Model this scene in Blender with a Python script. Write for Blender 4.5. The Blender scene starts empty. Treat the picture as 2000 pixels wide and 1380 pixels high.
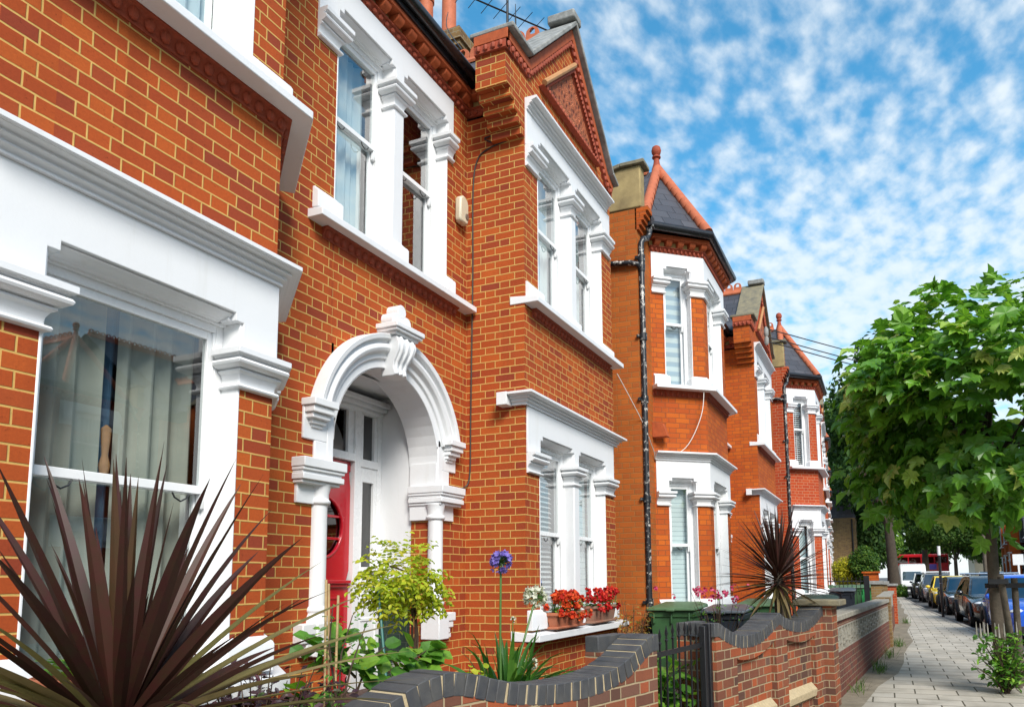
import bpy, bmesh, math, random
from mathutils import Vector, Matrix
random.seed(7)
H0 = 1.38                     # camera height; heights below are written relative to the camera
SC = bpy.context.scene
C = SC.collection
PI = math.pi
R = math.radians

# ------------------------------------------------------------------ materials
def mat(name):
    m = bpy.data.materials.new(name); m.use_nodes = True
    nt = m.node_tree; b = nt.nodes['Principled BSDF']
    return m, nt, b
def nd(nt, t, **k):
    n = nt.nodes.new(t)
    for a, v in k.items():
        if a == 'inp':
            for i, x in v.items(): n.inputs[i].default_value = x
        else: setattr(n, a, v)
    return n
def mth(nt, op, a, b=None, c=None):
    n = nt.nodes.new('ShaderNodeMath'); n.operation = op
    for i, x in enumerate((a, b, c)):
        if x is None: continue
        if isinstance(x, (int, float)): n.inputs[i].default_value = x
        else: nt.links.new(x, n.inputs[i])
    return n.outputs[0]
def mixc(nt, f, a, b, mode='MIX'):
    n = nt.nodes.new('ShaderNodeMix'); n.data_type = 'RGBA'; n.blend_type = mode
    for i, x in ((0, f), (6, a), (7, b)):
        if isinstance(x, (int, float)): n.inputs[i].default_value = x
        elif isinstance(x, (tuple, list)): n.inputs[i].default_value = (*x[:3], 1)
        else: nt.links.new(x, n.inputs[i])
    return n.outputs[2]
def ramp(nt, f, stops):
    n = nt.nodes.new('ShaderNodeValToRGB'); e = n.color_ramp.elements
    while len(e) < len(stops): e.new(0.5)
    for q, (p, c) in zip(e, stops): q.position = p; q.color = (*c, 1)
    nt.links.new(f, n.inputs[0]); return n.outputs[0]
def noise(nt, vec, scale, detail=4, rough=.55):
    n = nd(nt, 'ShaderNodeTexNoise', inp={'Scale': scale, 'Detail': detail, 'Roughness': rough})
    if vec is not None: nt.links.new(vec, n.inputs['Vector'])
    return n.outputs['Fac']
def mrange(nt, v, a, b, c=0., d=1., smooth=False):
    n = nd(nt, 'ShaderNodeMapRange'); n.clamp = True
    if smooth: n.interpolation_type = 'SMOOTHSTEP'
    nt.links.new(v, n.inputs[0])
    for i, x in zip((1, 2, 3, 4), (a, b, c, d)): n.inputs[i].default_value = x
    return n.outputs[0]
def bump(nt, b, h, strength=.5, dist=.01):
    n = nd(nt, 'ShaderNodeBump', inp={'Strength': strength, 'Distance': dist})
    nt.links.new(h, n.inputs['Height']); nt.links.new(n.outputs[0], b.inputs['Normal'])

def brick(name, cols, mortar, course=.075, joint=.009, flem=True, grime=.35, jb=1.0, rough=.85, L=.225, spread=1.0, stain=None, pits=0.):
    """Brickwork from UVs in metres: Flemish bond (or running bond), colour per brick, mortar and bump."""
    m, nt, b = mat(name); K = nt.links.new
    uv = nd(nt, 'ShaderNodeUVMap').outputs[0]
    wob = nd(nt, 'ShaderNodeTexNoise', inp={'Scale': 9., 'Detail': 2.}); K(uv, wob.inputs['Vector'])
    w2 = nd(nt, 'ShaderNodeVectorMath', operation='SUBTRACT'); K(wob.outputs['Color'], w2.inputs[0]); w2.inputs[1].default_value = (.5, .5, .5)
    w3 = nd(nt, 'ShaderNodeVectorMath', operation='SCALE'); K(w2.outputs[0], w3.inputs[0]); w3.inputs['Scale'].default_value = .006
    w4 = nd(nt, 'ShaderNodeVectorMath', operation='ADD'); K(uv, w4.inputs[0]); K(w3.outputs[0], w4.inputs[1])
    sx = nd(nt, 'ShaderNodeSeparateXYZ'); K(w4.outputs[0], sx.inputs[0]); u, v = sx.outputs[0], sx.outputs[1]
    row = mth(nt, 'FLOOR', mth(nt, 'DIVIDE', v, course))
    odd = mth(nt, 'FLOORED_MODULO', row, 2.)
    fv = mth(nt, 'SUBTRACT', v, mth(nt, 'MULTIPLY', row, course))
    if flem:
        p = 1.5 * L
        u2 = mth(nt, 'ADD', u, mth(nt, 'MULTIPLY', odd, p / 2))
        cell = mth(nt, 'FLOOR', mth(nt, 'DIVIDE', u2, p))
        t = mth(nt, 'SUBTRACT', u2, mth(nt, 'MULTIPLY', cell, p))
        head = mth(nt, 'GREATER_THAN', t, L)
        t2 = mth(nt, 'SUBTRACT', t, mth(nt, 'MULTIPLY', head, L))
        ln = mth(nt, 'SUBTRACT', L, mth(nt, 'MULTIPLY', head, L / 2))
        bid = mth(nt, 'ADD', mth(nt, 'MULTIPLY', cell, 2.), head)
    else:
        u2 = mth(nt, 'ADD', u, mth(nt, 'MULTIPLY', odd, L / 2))
        bid = mth(nt, 'FLOOR', mth(nt, 'DIVIDE', u2, L))
        t2 = mth(nt, 'SUBTRACT', u2, mth(nt, 'MULTIPLY', bid, L)); ln = L
    du = mth(nt, 'MINIMUM', t2, mth(nt, 'SUBTRACT', ln, t2))
    dv = mth(nt, 'MINIMUM', fv, mth(nt, 'SUBTRACT', course, fv))
    d = mth(nt, 'MINIMUM', du, dv)
    face = mrange(nt, d, joint * .32, joint * .68, smooth=True)       # 0 in the joint, 1 on the brick
    cx = nd(nt, 'ShaderNodeCombineXYZ'); K(bid, cx.inputs[0]); K(row, cx.inputs[1])
    wn = nd(nt, 'ShaderNodeTexWhiteNoise', noise_dimensions='2D'); K(cx.outputs[0], wn.inputs[0])
    n = len(cols); col = ramp(nt, mth(nt, 'ADD', mth(nt, 'MULTIPLY', wn.outputs[0], spread), (1 - spread) / 2), [(i / max(1, n - 1), c) for i, c in enumerate(cols)])
    fine = noise(nt, uv, 75., 5, .7); big = noise(nt, uv, .9, 4)
    col = mixc(nt, mrange(nt, fine, .35, .75, 0, .28), col, tuple(x * .5 for x in cols[0]))
    col = mixc(nt, mrange(nt, big, .45, .75, 0, grime), col, tuple(x * .55 for x in cols[0]))
    mpn = nd(nt, 'ShaderNodeMapping'); mpn.inputs['Scale'].default_value = (5.5, .35, 1); K(uv, mpn.inputs[0])
    col = mixc(nt, mrange(nt, noise(nt, mpn.outputs[0], 1., 5, .6), .55, .78, 0, grime * .9), col, tuple(x * .5 for x in cols[0]))
    if pits: col = mixc(nt, mrange(nt, noise(nt, uv, 42., 4, .75), .60, .70, 0, pits), col, tuple(x * .28 for x in cols[0]))
    if stain: col = mixc(nt, mrange(nt, noise(nt, uv, 1.7, 5, .6), .45, .62, 0, .75), col, stain)
    mc = mixc(nt, mrange(nt, noise(nt, uv, 22., 3), .3, .75, 0, .4), mortar, tuple(x * .55 for x in mortar))
    K(mixc(nt, face, mc, col), b.inputs['Base Color'])
    h = mth(nt, 'ADD', mth(nt, 'MULTIPLY', face, jb), mth(nt, 'ADD', mth(nt, 'MULTIPLY', fine, .28), mth(nt, 'MULTIPLY', noise(nt, uv, 240., 2), .12)))
    bump(nt, b, h, .6, .006); b.inputs['Roughness'].default_value = rough; b.inputs['Specular IOR Level'].default_value = .5 if rough < .6 else .15
    return m
def plain(name, col, rough=.5, metal=0., var=.12, sc=6., bs=0., bsc=60., spec=None, coat=0., col2=None):
    m, nt, b = mat(name); K = nt.links.new
    tc = nd(nt, 'ShaderNodeTexCoord').outputs['Object']
    f = noise(nt, tc, sc, 5, .6)
    K(mixc(nt, mrange(nt, f, .3, .75), col, col2 or tuple(x * (1 - var) for x in col)), b.inputs['Base Color'])
    K(mrange(nt, noise(nt, tc, sc * 4, 3), .3, .7, max(0, rough - .06), min(1, rough + .06)), b.inputs['Roughness'])
    b.inputs['Metallic'].default_value = metal
    if coat: b.inputs['Coat Weight'].default_value = coat; b.inputs['Coat Roughness'].default_value = .04
    if spec is not None: b.inputs['Specular IOR Level'].default_value = spec
    if bs: bump(nt, b, noise(nt, tc, bsc, 5, .65), bs, .008)
    return m
def glass_mat(name, tint=(.9, .95, .95), ior=1.6, base=0.13):
    m = bpy.data.materials.new(name); m.use_nodes = True; nt = m.node_tree; nt.nodes.remove(nt.nodes['Principled BSDF'])
    K = nt.links.new; out = nt.nodes['Material Output']
    tr = nd(nt, 'ShaderNodeBsdfTransparent'); tr.inputs[0].default_value = (*tint, 1)
    gl = nd(nt, 'ShaderNodeBsdfGlossy'); gl.inputs['Roughness'].default_value = .0
    tc = nd(nt, 'ShaderNodeTexCoord').outputs['Object']
    bp = nd(nt, 'ShaderNodeBump', inp={'Strength': .03, 'Distance': .02}); K(noise(nt, tc, 1.6, 1), bp.inputs['Height']); K(bp.outputs[0], gl.inputs['Normal'])
    fr = nd(nt, 'ShaderNodeLayerWeight'); fr.inputs[0].default_value = .5
    ms = nd(nt, 'ShaderNodeMixShader'); K(mth(nt, 'ADD', mth(nt, 'MULTIPLY', mth(nt, 'POWER', fr.outputs['Facing'], 2.0), .95), base), ms.inputs[0]); K(tr.outputs[0], ms.inputs[1]); K(gl.outputs[0], ms.inputs[2])
    K(ms.outputs[0], out.inputs[0]); return m
def leaf_mat(name, stops, trans=.45, rough=.45, spec=.35):
    """Leaf: colour picked per leaf from the 'rnd' attribute; thin translucent blade."""
    m = bpy.data.materials.new(name); m.use_nodes = True; nt = m.node_tree; b = nt.nodes['Principled BSDF']; K = nt.links.new
    at = nd(nt, 'ShaderNodeAttribute', attribute_name='rnd')
    col = ramp(nt, at.outputs['Fac'], stops)
    tc = nd(nt, 'ShaderNodeTexCoord').outputs['Object']
    col = mixc(nt, mrange(nt, noise(nt, tc, 25., 2), .35, .7, 0, .25), col, (.02, .04, .01))
    K(col, b.inputs['Base Color']); b.inputs['Roughness'].default_value = rough; b.inputs['Specular IOR Level'].default_value = spec
    t = nd(nt, 'ShaderNodeBsdfTranslucent'); K(mixc(nt, .5, col, (.5, .6, .1), 'OVERLAY'), t.inputs[0])
    ms = nd(nt, 'ShaderNodeMixShader'); ms.inputs[0].default_value = trans
    K(b.outputs[0], ms.inputs[1]); K(t.outputs[0], ms.inputs[2]); K(ms.outputs[0], nt.nodes['Material Output'].inputs[0])
    return m

M = {}
M['brick_a'] = brick('brick_red_tuck', [(.27, .050, .024), (.35, .062, .018), (.40, .076, .018), (.44, .088, .019), (.37, .068, .019), (.48, .106, .021), (.32, .058, .022)], (.60, .38, .115), joint=.0092, grime=.38, spread=1., pits=.55, jb=-.7)
M['brick_b'] = brick('brick_orange', [(.36, .07, .018), (.48, .10, .017), (.55, .130, .019), (.42, .08, .018), (.50, .115, .018)], (.25, .085, .035), joint=.009, grime=.30, jb=1.3, spread=.8, pits=.35)
M['brick_c'] = brick('brick_red_far', [(.40, .056, .02), (.47, .08, .024), (.37, .052, .02)], (.50, .28, .16), joint=.009, grime=.2)
M['brick_y'] = brick('brick_ochre_flank', [(.34, .082, .020), (.47, .128, .024), (.42, .105, .022), (.36, .10, .026)], (.30, .15, .05), joint=.009, grime=.4, spread=.8, pits=.3)
M['brick_stock'] = brick('brick_stock_yellow', [(.22, .13, .055), (.30, .19, .075), (.16, .095, .05)], (.30, .25, .17), joint=.011, grime=.5)
M['brick_garden'] = brick('brick_garden_wall', [(.10, .055, .042), (.20, .070, .040), (.26, .085, .042), (.36, .085, .032), (.14, .08, .06)], (.36, .28, .17), joint=.0105, grime=.3, jb=1.2, pits=.4)
M['brick_screen'] = brick('brick_low_wall', [(.15, .055, .042), (.20, .07, .05), (.115, .06, .05)], (.25, .19, .13), joint=.010, flem=False, grime=.6)
M['blue_brick'] = plain('blue_engineering_brick', (.040, .043, .050), .6, sc=9, bs=.35, bsc=120, col2=(.085, .083, .078))
M['cop_mortar'] = plain('coping_mortar', (.50, .40, .24), .95, var=.3, sc=30, bs=.5, bsc=120)
def white_mat():
    m, nt, b = mat('white_masonry_paint'); K = nt.links.new
    tc = nd(nt, 'ShaderNodeTexCoord').outputs['Object']
    c = mixc(nt, mrange(nt, noise(nt, tc, 1.3, 5, .6), .5, .8, 0, .35), (.74, .75, .76), (.69, .69, .68))
    c = mixc(nt, mrange(nt, noise(nt, tc, 11., 5, .7), .62, .8, 0, .18), c, (.62, .61, .58))
    mpn = nd(nt, 'ShaderNodeMapping'); mpn.inputs['Scale'].default_value = (9, 9, .8); K(tc, mpn.inputs[0])
    c = mixc(nt, mrange(nt, noise(nt, mpn.outputs[0], 1.2, 5, .65), .56, .80, 0, .40), c, (.60, .59, .55))
    K(c, b.inputs['Base Color']); b.inputs['Roughness'].default_value = .5
    bump(nt, b, mth(nt, 'ADD', noise(nt, tc, 60., 4), mth(nt, 'MULTIPLY', noise(nt, tc, 6., 2), 2.)), .12, .006); return m
M['white'] = white_mat()
M['joinery'] = plain('white_gloss_joinery', (.80, .81, .81), .28, var=.05, sc=3)
M['terracotta'] = plain('red_terracotta', (.36, .062, .022), .75, var=.35, sc=20, bs=.3)
M['terra_light'] = plain('orange_terracotta', (.50, .13, .05), .7, var=.3, sc=9, bs=.25)
M['dentil'] = plain('moulded_red_brick', (.46, .09, .02), .8, var=.35, sc=12, bs=.3)
M['pale_terra'] = plain('weathered_sand_terracotta', (.50, .25, .10), .8, var=.3, sc=15, bs=.3)
M['stone'] = plain('weathered_coping_stone', (.34, .34, .32), .85, var=.55, sc=7, bs=.5, col2=(.13, .13, .12))
M['stone_dark'] = plain('dark_lichened_stone', (.13, .12, .09), .9, var=.5, sc=9, bs=.6, col2=(.26, .22, .13))
M['render_old'] = plain('stained_cement_render', (.40, .30, .13), .9, sc=3.2, bs=.35, col2=(.17, .125, .06))
M['concrete'] = plain('pale_screen_concrete', (.36, .34, .28), .9, sc=8, bs=.4, col2=(.19, .18, .15))
M['black'] = plain('black_gutter_paint', (.012, .012, .014), .32, var=.3, sc=8)
M['iron'] = plain('black_iron', (.012, .012, .014), .4, var=.2, sc=20, bs=.15)
M['cable'] = plain('dark_cable', (.03, .025, .02), .6)
M['cable_w'] = plain('white_cable', (.75, .72, .66), .6)
def pipe_mat():
    m, nt, b = mat('black_pipe_with_flaking_paint'); K = nt.links.new
    tc = nd(nt, 'ShaderNodeTexCoord').outputs['Object']
    K(mixc(nt, mrange(nt, noise(nt, tc, 14., 6, .75), .565, .60), (.014, .015, .018), (.55, .52, .46)), b.inputs['Base Color']); b.inputs['Roughness'].default_value = .4; return m
M['pipe'] = pipe_mat()
def slate_mat():
    m = brick('roof_slates', [(.055, .055, .065), (.075, .075, .085), (.045, .046, .055)], (.012, .012, .014), course=.22, joint=.012, flem=False, L=.32, grime=.3, jb=1.5, rough=.5)
    return m
M['slate'] = slate_mat()
M['glass'] = glass_mat('window_glass')
M['glass_dark'] = glass_mat('obscured_door_glass', (.12, .13, .13), 1.5, .03)
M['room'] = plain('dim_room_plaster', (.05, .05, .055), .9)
def cloth(name, c, c2):
    m, nt, b = mat(name); K = nt.links.new
    tc = nd(nt, 'ShaderNodeTexCoord').outputs['Object']
    K(mixc(nt, mrange(nt, noise(nt, tc, 3., 4), .3, .7), c, c2), b.inputs['Base Color']); b.inputs['Roughness'].default_value = .9
    bump(nt, b, noise(nt, tc, 300., 2), .3, .003); return m
M['curtain'] = cloth('grey_linen_curtain', (.46, .46, .39), (.33, .35, .30))
M['curtain_pale'] = cloth('pale_voile_curtain', (.66, .74, .74), (.58, .66, .68))
M['curtain_blue'] = cloth('blue_curtain_strip', (.10, .22, .34), (.06, .13, .22))
def blind_mat(name, c1, c2, pitch):
    m, nt, b = mat(name); K = nt.links.new
    s = nd(nt, 'ShaderNodeSeparateXYZ'); K(nd(nt, 'ShaderNodeUVMap').outputs[0], s.inputs[0])
    f = mth(nt, 'FLOORED_MODULO', mth(nt, 'DIVIDE', s.outputs[1], pitch), 1.)
    K(mixc(nt, mrange(nt, f, .82, .9), c1, c2), b.inputs['Base Color']); b.inputs['Roughness'].default_value = .6
    bump(nt, b, f, .5, .02); return m
M['shutter'] = blind_mat('white_slatted_shutter', (.74, .82, .82), (.40, .48, .50), .07)
def zebra():
    m, nt, b = mat('striped_day_night_blind'); K = nt.links.new
    s = nd(nt, 'ShaderNodeSeparateXYZ'); K(nd(nt, 'ShaderNodeUVMap').outputs[0], s.inputs[0])
    f = mth(nt, 'FLOORED_MODULO', mth(nt, 'DIVIDE', s.outputs[1], .15), 1.)
    K(mixc(nt, mrange(nt, mth(nt, 'ABSOLUTE', mth(nt, 'SUBTRACT', f, .5)), .2, .3), (.60, .64, .62), (.34, .42, .48)), b.inputs['Base Color']); b.inputs['Roughness'].default_value = .8; return m
M['zebra'] = zebra()
M['red_door'] = plain('red_gloss_door', (.52, .006, .018), .22, var=.12, sc=3, coat=.5)
M['tile_green'] = brick('dark_green_glazed_tile', [(.006, .022, .014), (.010, .032, .020)], (.05, .06, .05), course=.075, joint=.004, flem=False, L=.15, grime=0, rough=.35, jb=.6)
M['tile_red'] = plain('quarry_tile', (.10, .05, .035), .7)

# ------------------------------------------------------------------ mesh builder
ORG = {}
class MB:
    def __init__(s, T=None, z0=H0): s.v = []; s.f = []; s.T = T; s.z0 = z0; s.rnd = []
    def add(s, vs, fs, r=None):
        o = len(s.v)
        for p in vs:
            if s.T: p = s.T(p)
            s.v.append((p[0], p[1], p[2] + s.z0))
        s.f += [tuple(i + o for i in f) for f in fs]
        if r is not None: s.rnd += [r] * len(fs)
        return s
    def box(s, x0, x1, y0, y1, z0, z1):
        return s.add([(x0, y0, z0), (x1, y0, z0), (x1, y1, z0), (x0, y1, z0), (x0, y0, z1), (x1, y0, z1), (x1, y1, z1), (x0, y1, z1)],
              [(0, 3, 2, 1), (4, 5, 6, 7), (0, 1, 5, 4), (1, 2, 6, 5), (2, 3, 7, 6), (3, 0, 4, 7)])
    def prism(s, poly, ax, a, b):
        n = len(poly); f = {'x': lambda p, t: (t, p[0], p[1]), 'y': lambda p, t: (p[0], t, p[1]), 'z': lambda p, t: (p[0], p[1], t)}[ax]
        s.add([f(p, a) for p in poly] + [f(p, b) for p in poly], [tuple(range(n))[::-1], tuple(range(n, 2 * n))] + [(i, (i + 1) % n, n + (i + 1) % n, n + i) for i in range(n)])
        return s
    def sweep(s, prof, path, caps=True):
        """Moulding: profile (out, z) carried along a plan path with mitres; outward is to the right of the path."""
        n = len(path); m = len(prof); vs = []
        for i, p in enumerate(path):
            ds = []
            if i > 0: ds.append((p[0] - path[i - 1][0], p[1] - path[i - 1][1]))
            if i < n - 1: ds.append((path[i + 1][0] - p[0], path[i + 1][1] - p[1]))
            ns = []
            for d in ds:
                l = math.hypot(*d) or 1e-9; ns.append((d[1] / l, -d[0] / l))
            if len(ns) == 2:
                bx, by = ns[0][0] + ns[1][0], ns[0][1] + ns[1][1]; l = math.hypot(bx, by) or 1e-9; bx /= l; by /= l
                k = 1 / max(.25, bx * ns[0][0] + by * ns[0][1]); nx, ny = bx * k, by * k
            else: nx, ny = ns[0]
            vs += [(p[0] + nx * o, p[1] + ny * o, z) for o, z in prof]
        fs = [(i * m + j, (i + 1) * m + j, (i + 1) * m + (j + 1) % m, i * m + (j + 1) % m) for i in range(n - 1) for j in range(m)]
        if caps: fs += [tuple(range(m)), tuple(range((n - 1) * m, n * m))[::-1]]
        return s.add(vs, fs)
    def tube(s, path, r, n=8, caps=True, rr=None):
        P = [Vector(p) for p in path]; vs = []; up = Vector((0, 0, 1)); prev = None
        for i, p in enumerate(P):
            d = (P[min(i + 1, len(P) - 1)] - P[max(i - 1, 0)]).normalized()
            if prev is None:
                a = d.cross(up) if abs(d.z) < .95 else d.cross(Vector((1, 0, 0)))
            else: a = prev - d * prev.dot(d)
            a.normalize(); prev = a; b = d.cross(a); q = r[i] if isinstance(r, (list, tuple)) else r
            vs += [tuple(p + (a * math.cos(2 * PI * j / n) + b * math.sin(2 * PI * j / n)) * q) for j in range(n)]
        fs = [(i * n + j, i * n + (j + 1) % n, (i + 1) * n + (j + 1) % n, (i + 1) * n + j) for i in range(len(P) - 1) for j in range(n)]
        if caps: fs += [tuple(range(n))[::-1], tuple(range((len(P) - 1) * n, len(P) * n))]
        return s.add(vs, fs, rr)
    def lathe(s, prof, c, n=16):
        """Profile (r, z) turned about the vertical through c=(x,y)."""
        vs = [(c[0] + r * math.cos(2 * PI * j / n), c[1] + r * math.sin(2 * PI * j / n), z) for r, z in prof for j in range(n)]
        m = len(prof); fs = [(i * n + j, i * n + (j + 1) % n, (i + 1) * n + (j + 1) % n, (i + 1) * n + j) for i in range(m - 1) for j in range(n)]
        fs += [tuple(range(n))[::-1], tuple(range((m - 1) * n, m * n))]
        return s.add(vs, fs)
    def ell(s, c, r, nu=8, nv=5, rr=None):
        vs = []; fs = []
        for i in range(nv + 1):
            t = PI * i / nv
            for j in range(nu):
                a = 2 * PI * j / nu; vs.append((c[0] + r[0] * math.sin(t) * math.cos(a), c[1] + r[1] * math.sin(t) * math.sin(a), c[2] + r[2] * math.cos(t)))
        for i in range(nv):
            for j in range(nu): fs.append((i * nu + j, i * nu + (j + 1) % nu, (i + 1) * nu + (j + 1) % nu, (i + 1) * nu + j))
        return s.add(vs, fs, rr)
    def ribbon(s, path, th, y0, y1):
        """Band of thickness th above an (x,z) path, mitred, extruded from y0 to y1."""
        n = len(path); up = []
        for i, p in enumerate(path):
            ns = []
            for a, b in ((i - 1, i), (i, i + 1)):
                if a < 0 or b >= n: continue
                d = (path[b][0] - path[a][0], path[b][1] - path[a][1]); l = math.hypot(*d); ns.append((-d[1] / l, d[0] / l))
            bx = sum(q[0] for q in ns); by = sum(q[1] for q in ns); l = math.hypot(bx, by); bx /= l; by /= l
            k = th / (bx * ns[0][0] + by * ns[0][1]); up.append((p[0] + bx * k, p[1] + by * k))
        for i in range(n - 1):
            s.prism([path[i], path[i + 1], up[i + 1], up[i]], 'y', y0, y1)
        return s
    def build(s, name, m, parent=None, bevel=0., smooth=True, ang=38, recalc=True):
        org = ORG.get(parent.name, (0, 0, 0)) if parent else (0, 0, 0)
        me = bpy.data.meshes.new(name)
        me.from_pydata([(a - org[0], b - org[1], c - org[2]) for a, b, c in s.v], [], s.f)
        if recalc:
            bm = bmesh.new(); bm.from_mesh(me); bmesh.ops.recalc_face_normals(bm, faces=bm.faces); bm.to_mesh(me); bm.free()
        ul = me.uv_layers.new(name='UVMap').data; Z = Vector((0, 0, 1))
        for p in me.polygons:
            nn = p.normal
            if abs(nn.z) > .92: t = Vector((0, 1, 0)); q = Vector((1, 0, 0))
            else: t = Z.cross(nn).normalized(); q = nn.cross(t)
            for li in p.loop_indices:
                co = Vector(s.v[me.loops[li].vertex_index]); ul[li].uv = (co.dot(t), co.dot(q))
        if s.rnd:
            at = me.attributes.new('rnd', 'FLOAT', 'FACE'); at.data.foreach_set('value', s.rnd)
        me.materials.append(M[m] if isinstance(m, str) else m)
        if smooth:
            me.polygons.foreach_set('use_smooth', [True] * len(me.polygons)); me.set_sharp_from_angle(angle=R(ang))
        o = bpy.data.objects.new(name, me); C.objects.link(o)
        if parent: o.parent = parent; ORG[o.name] = org
        if bevel:
            md = o.modifiers.new('bevel', 'BEVEL'); md.width = bevel; md.segments = 2; md.limit_method = 'ANGLE'; md.angle_limit = R(40)
        return o
def thing(name, loc, label, cat, group=None, z0=H0):
    o = bpy.data.objects.new(name, None); C.objects.link(o); o.location = (loc[0], loc[1], loc[2] + z0); o.empty_display_size = .2
    ORG[o.name] = (loc[0], loc[1], loc[2] + z0); o['label'] = label; o['category'] = cat
    if group: o['group'] = group
    return o
def tag(o, label, cat, group=None, kind=None):
    if label: o['label'] = label
    if cat: o['category'] = cat
    if group: o['group'] = group
    if kind: o['kind'] = kind
    return o
def copy_tree(o, parent=None):
    c = o.copy(); C.objects.link(c)
    if parent: c.parent = parent
    for ch in o.children: copy_tree(ch, c)
    return c
def frame(p, q):
    """Local frame of a wall face running p->q in plan: u along it, d into the wall."""
    dx, dy = q[0] - p[0], q[1] - p[1]; l = math.hypot(dx, dy); ux, uy = dx / l, dy / l
    return lambda a: (p[0] + ux * a[0] - uy * a[1], p[1] + uy * a[0] + ux * a[1], a[2])
def plen(path): return [0] + [sum(math.dist(path[i], path[i + 1]) for i in range(k + 1)) for k in range(len(path) - 1)]
def at(path, s):
    L = plen(path)
    for i in range(len(path) - 1):
        if s <= L[i + 1] + 1e-6 or i == len(path) - 2:
            t = (s - L[i]) / (L[i + 1] - L[i]); a, b = path[i], path[i + 1]
            l = L[i + 1] - L[i]; return (a[0] + (b[0] - a[0]) * t, a[1] + (b[1] - a[1]) * t), (-(b[1] - a[1]) / l, (b[0] - a[0]) / l)
def sub(path, s0, s1):
    L = plen(path); return [at(path, s0)[0]] + [path[i] for i in range(1, len(path) - 1) if s0 + 1e-4 < L[i] < s1 - 1e-4] + [at(path, s1)[0]]
def wall_path(mb, path, z0, z1, ops):
    L = plen(path)
    for i in range(len(path) - 1):
        sb = sorted({L[i], L[i + 1], *[x for o in ops for x in o[:2] if L[i] < x < L[i + 1]]})
        zb = sorted({z0, z1, *[x for o in ops for x in o[2:] if z0 < x < z1]})
        for a, b in zip(sb, sb[1:]):
            for c, d in zip(zb, zb[1:]):
                ms, mz = (a + b) / 2, (c + d) / 2
                if any(o[0] < ms < o[1] and o[2] < mz < o[3] for o in ops): continue
                p, q = at(path, a + 1e-7)[0], at(path, b - 1e-7)[0]
                mb.add([(*p, c), (*q, c), (*q, d), (*p, d)], [(0, 1, 2, 3)])
M['pale_mortar'] = plain('pale_yellow_mortar', (.52, .36, .13), .9, sc=15, var=.3)
# ------------------------------------------------------------------ facade parts
REV = .115
def pier_ring(path, s0, s1, w0, w1):
    """Plan path round a pier: front run s0..s1, turning into the reveal where it meets an opening."""
    pts = []
    if w0: p, n = at(path, s0); pts.append((p[0] + n[0] * REV, p[1] + n[1] * REV))
    pts += sub(path, s0, s1)
    if w1: p, n = at(path, s1 - 1e-6); pts.append((p[0] + n[0] * REV, p[1] + n[1] * REV))
    return pts
def cap_prof(z0, z1):
    h = z1 - z0; P = [(-.02, z0)]
    for o, t in ((.014, 0), (.030, .02), (.036, .07), (.030, .12), (.012, .135), (.010, .20), (.014, .30), (.026, .40), (.044, .455), (.044, .50), (.030, .505), (.034, .53), (.060, .55), (.082, .61), (.088, .67), (.080, .73), (.058, .765), (.058, .80), (.072, .805), (.072, .84), (.096, .845), (.096, 1.0), (-.02, 1.0)): P.append((o, z0 + h * t))
    return P
def base_prof(z0, z1): return [(-.02, z0), (.055, z0), (.055, z1 - .045), (.046, z1 - .03), (.03, z1 - .022), (.016, z1), (-.02, z1)]
def cornice_prof(z0, z1):
    h = z1 - z0; return [(-.02, z0)] + [(o, z0 + h * t) for o, t in ((.024, 0), (.036, .01), (.036, .10), (.026, .105), (.028, .16), (.040, .24), (.058, .30), (.058, .36), (.046, .365), (.048, .42), (.062, .50), (.084, .55), (.084, .60), (.074, .605), (.078, .66), (.100, .73), (.116, .755), (.116, .78), (.138, .785), (.138, .985), (.125, 1.0), (-.02, 1.03))]
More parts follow.
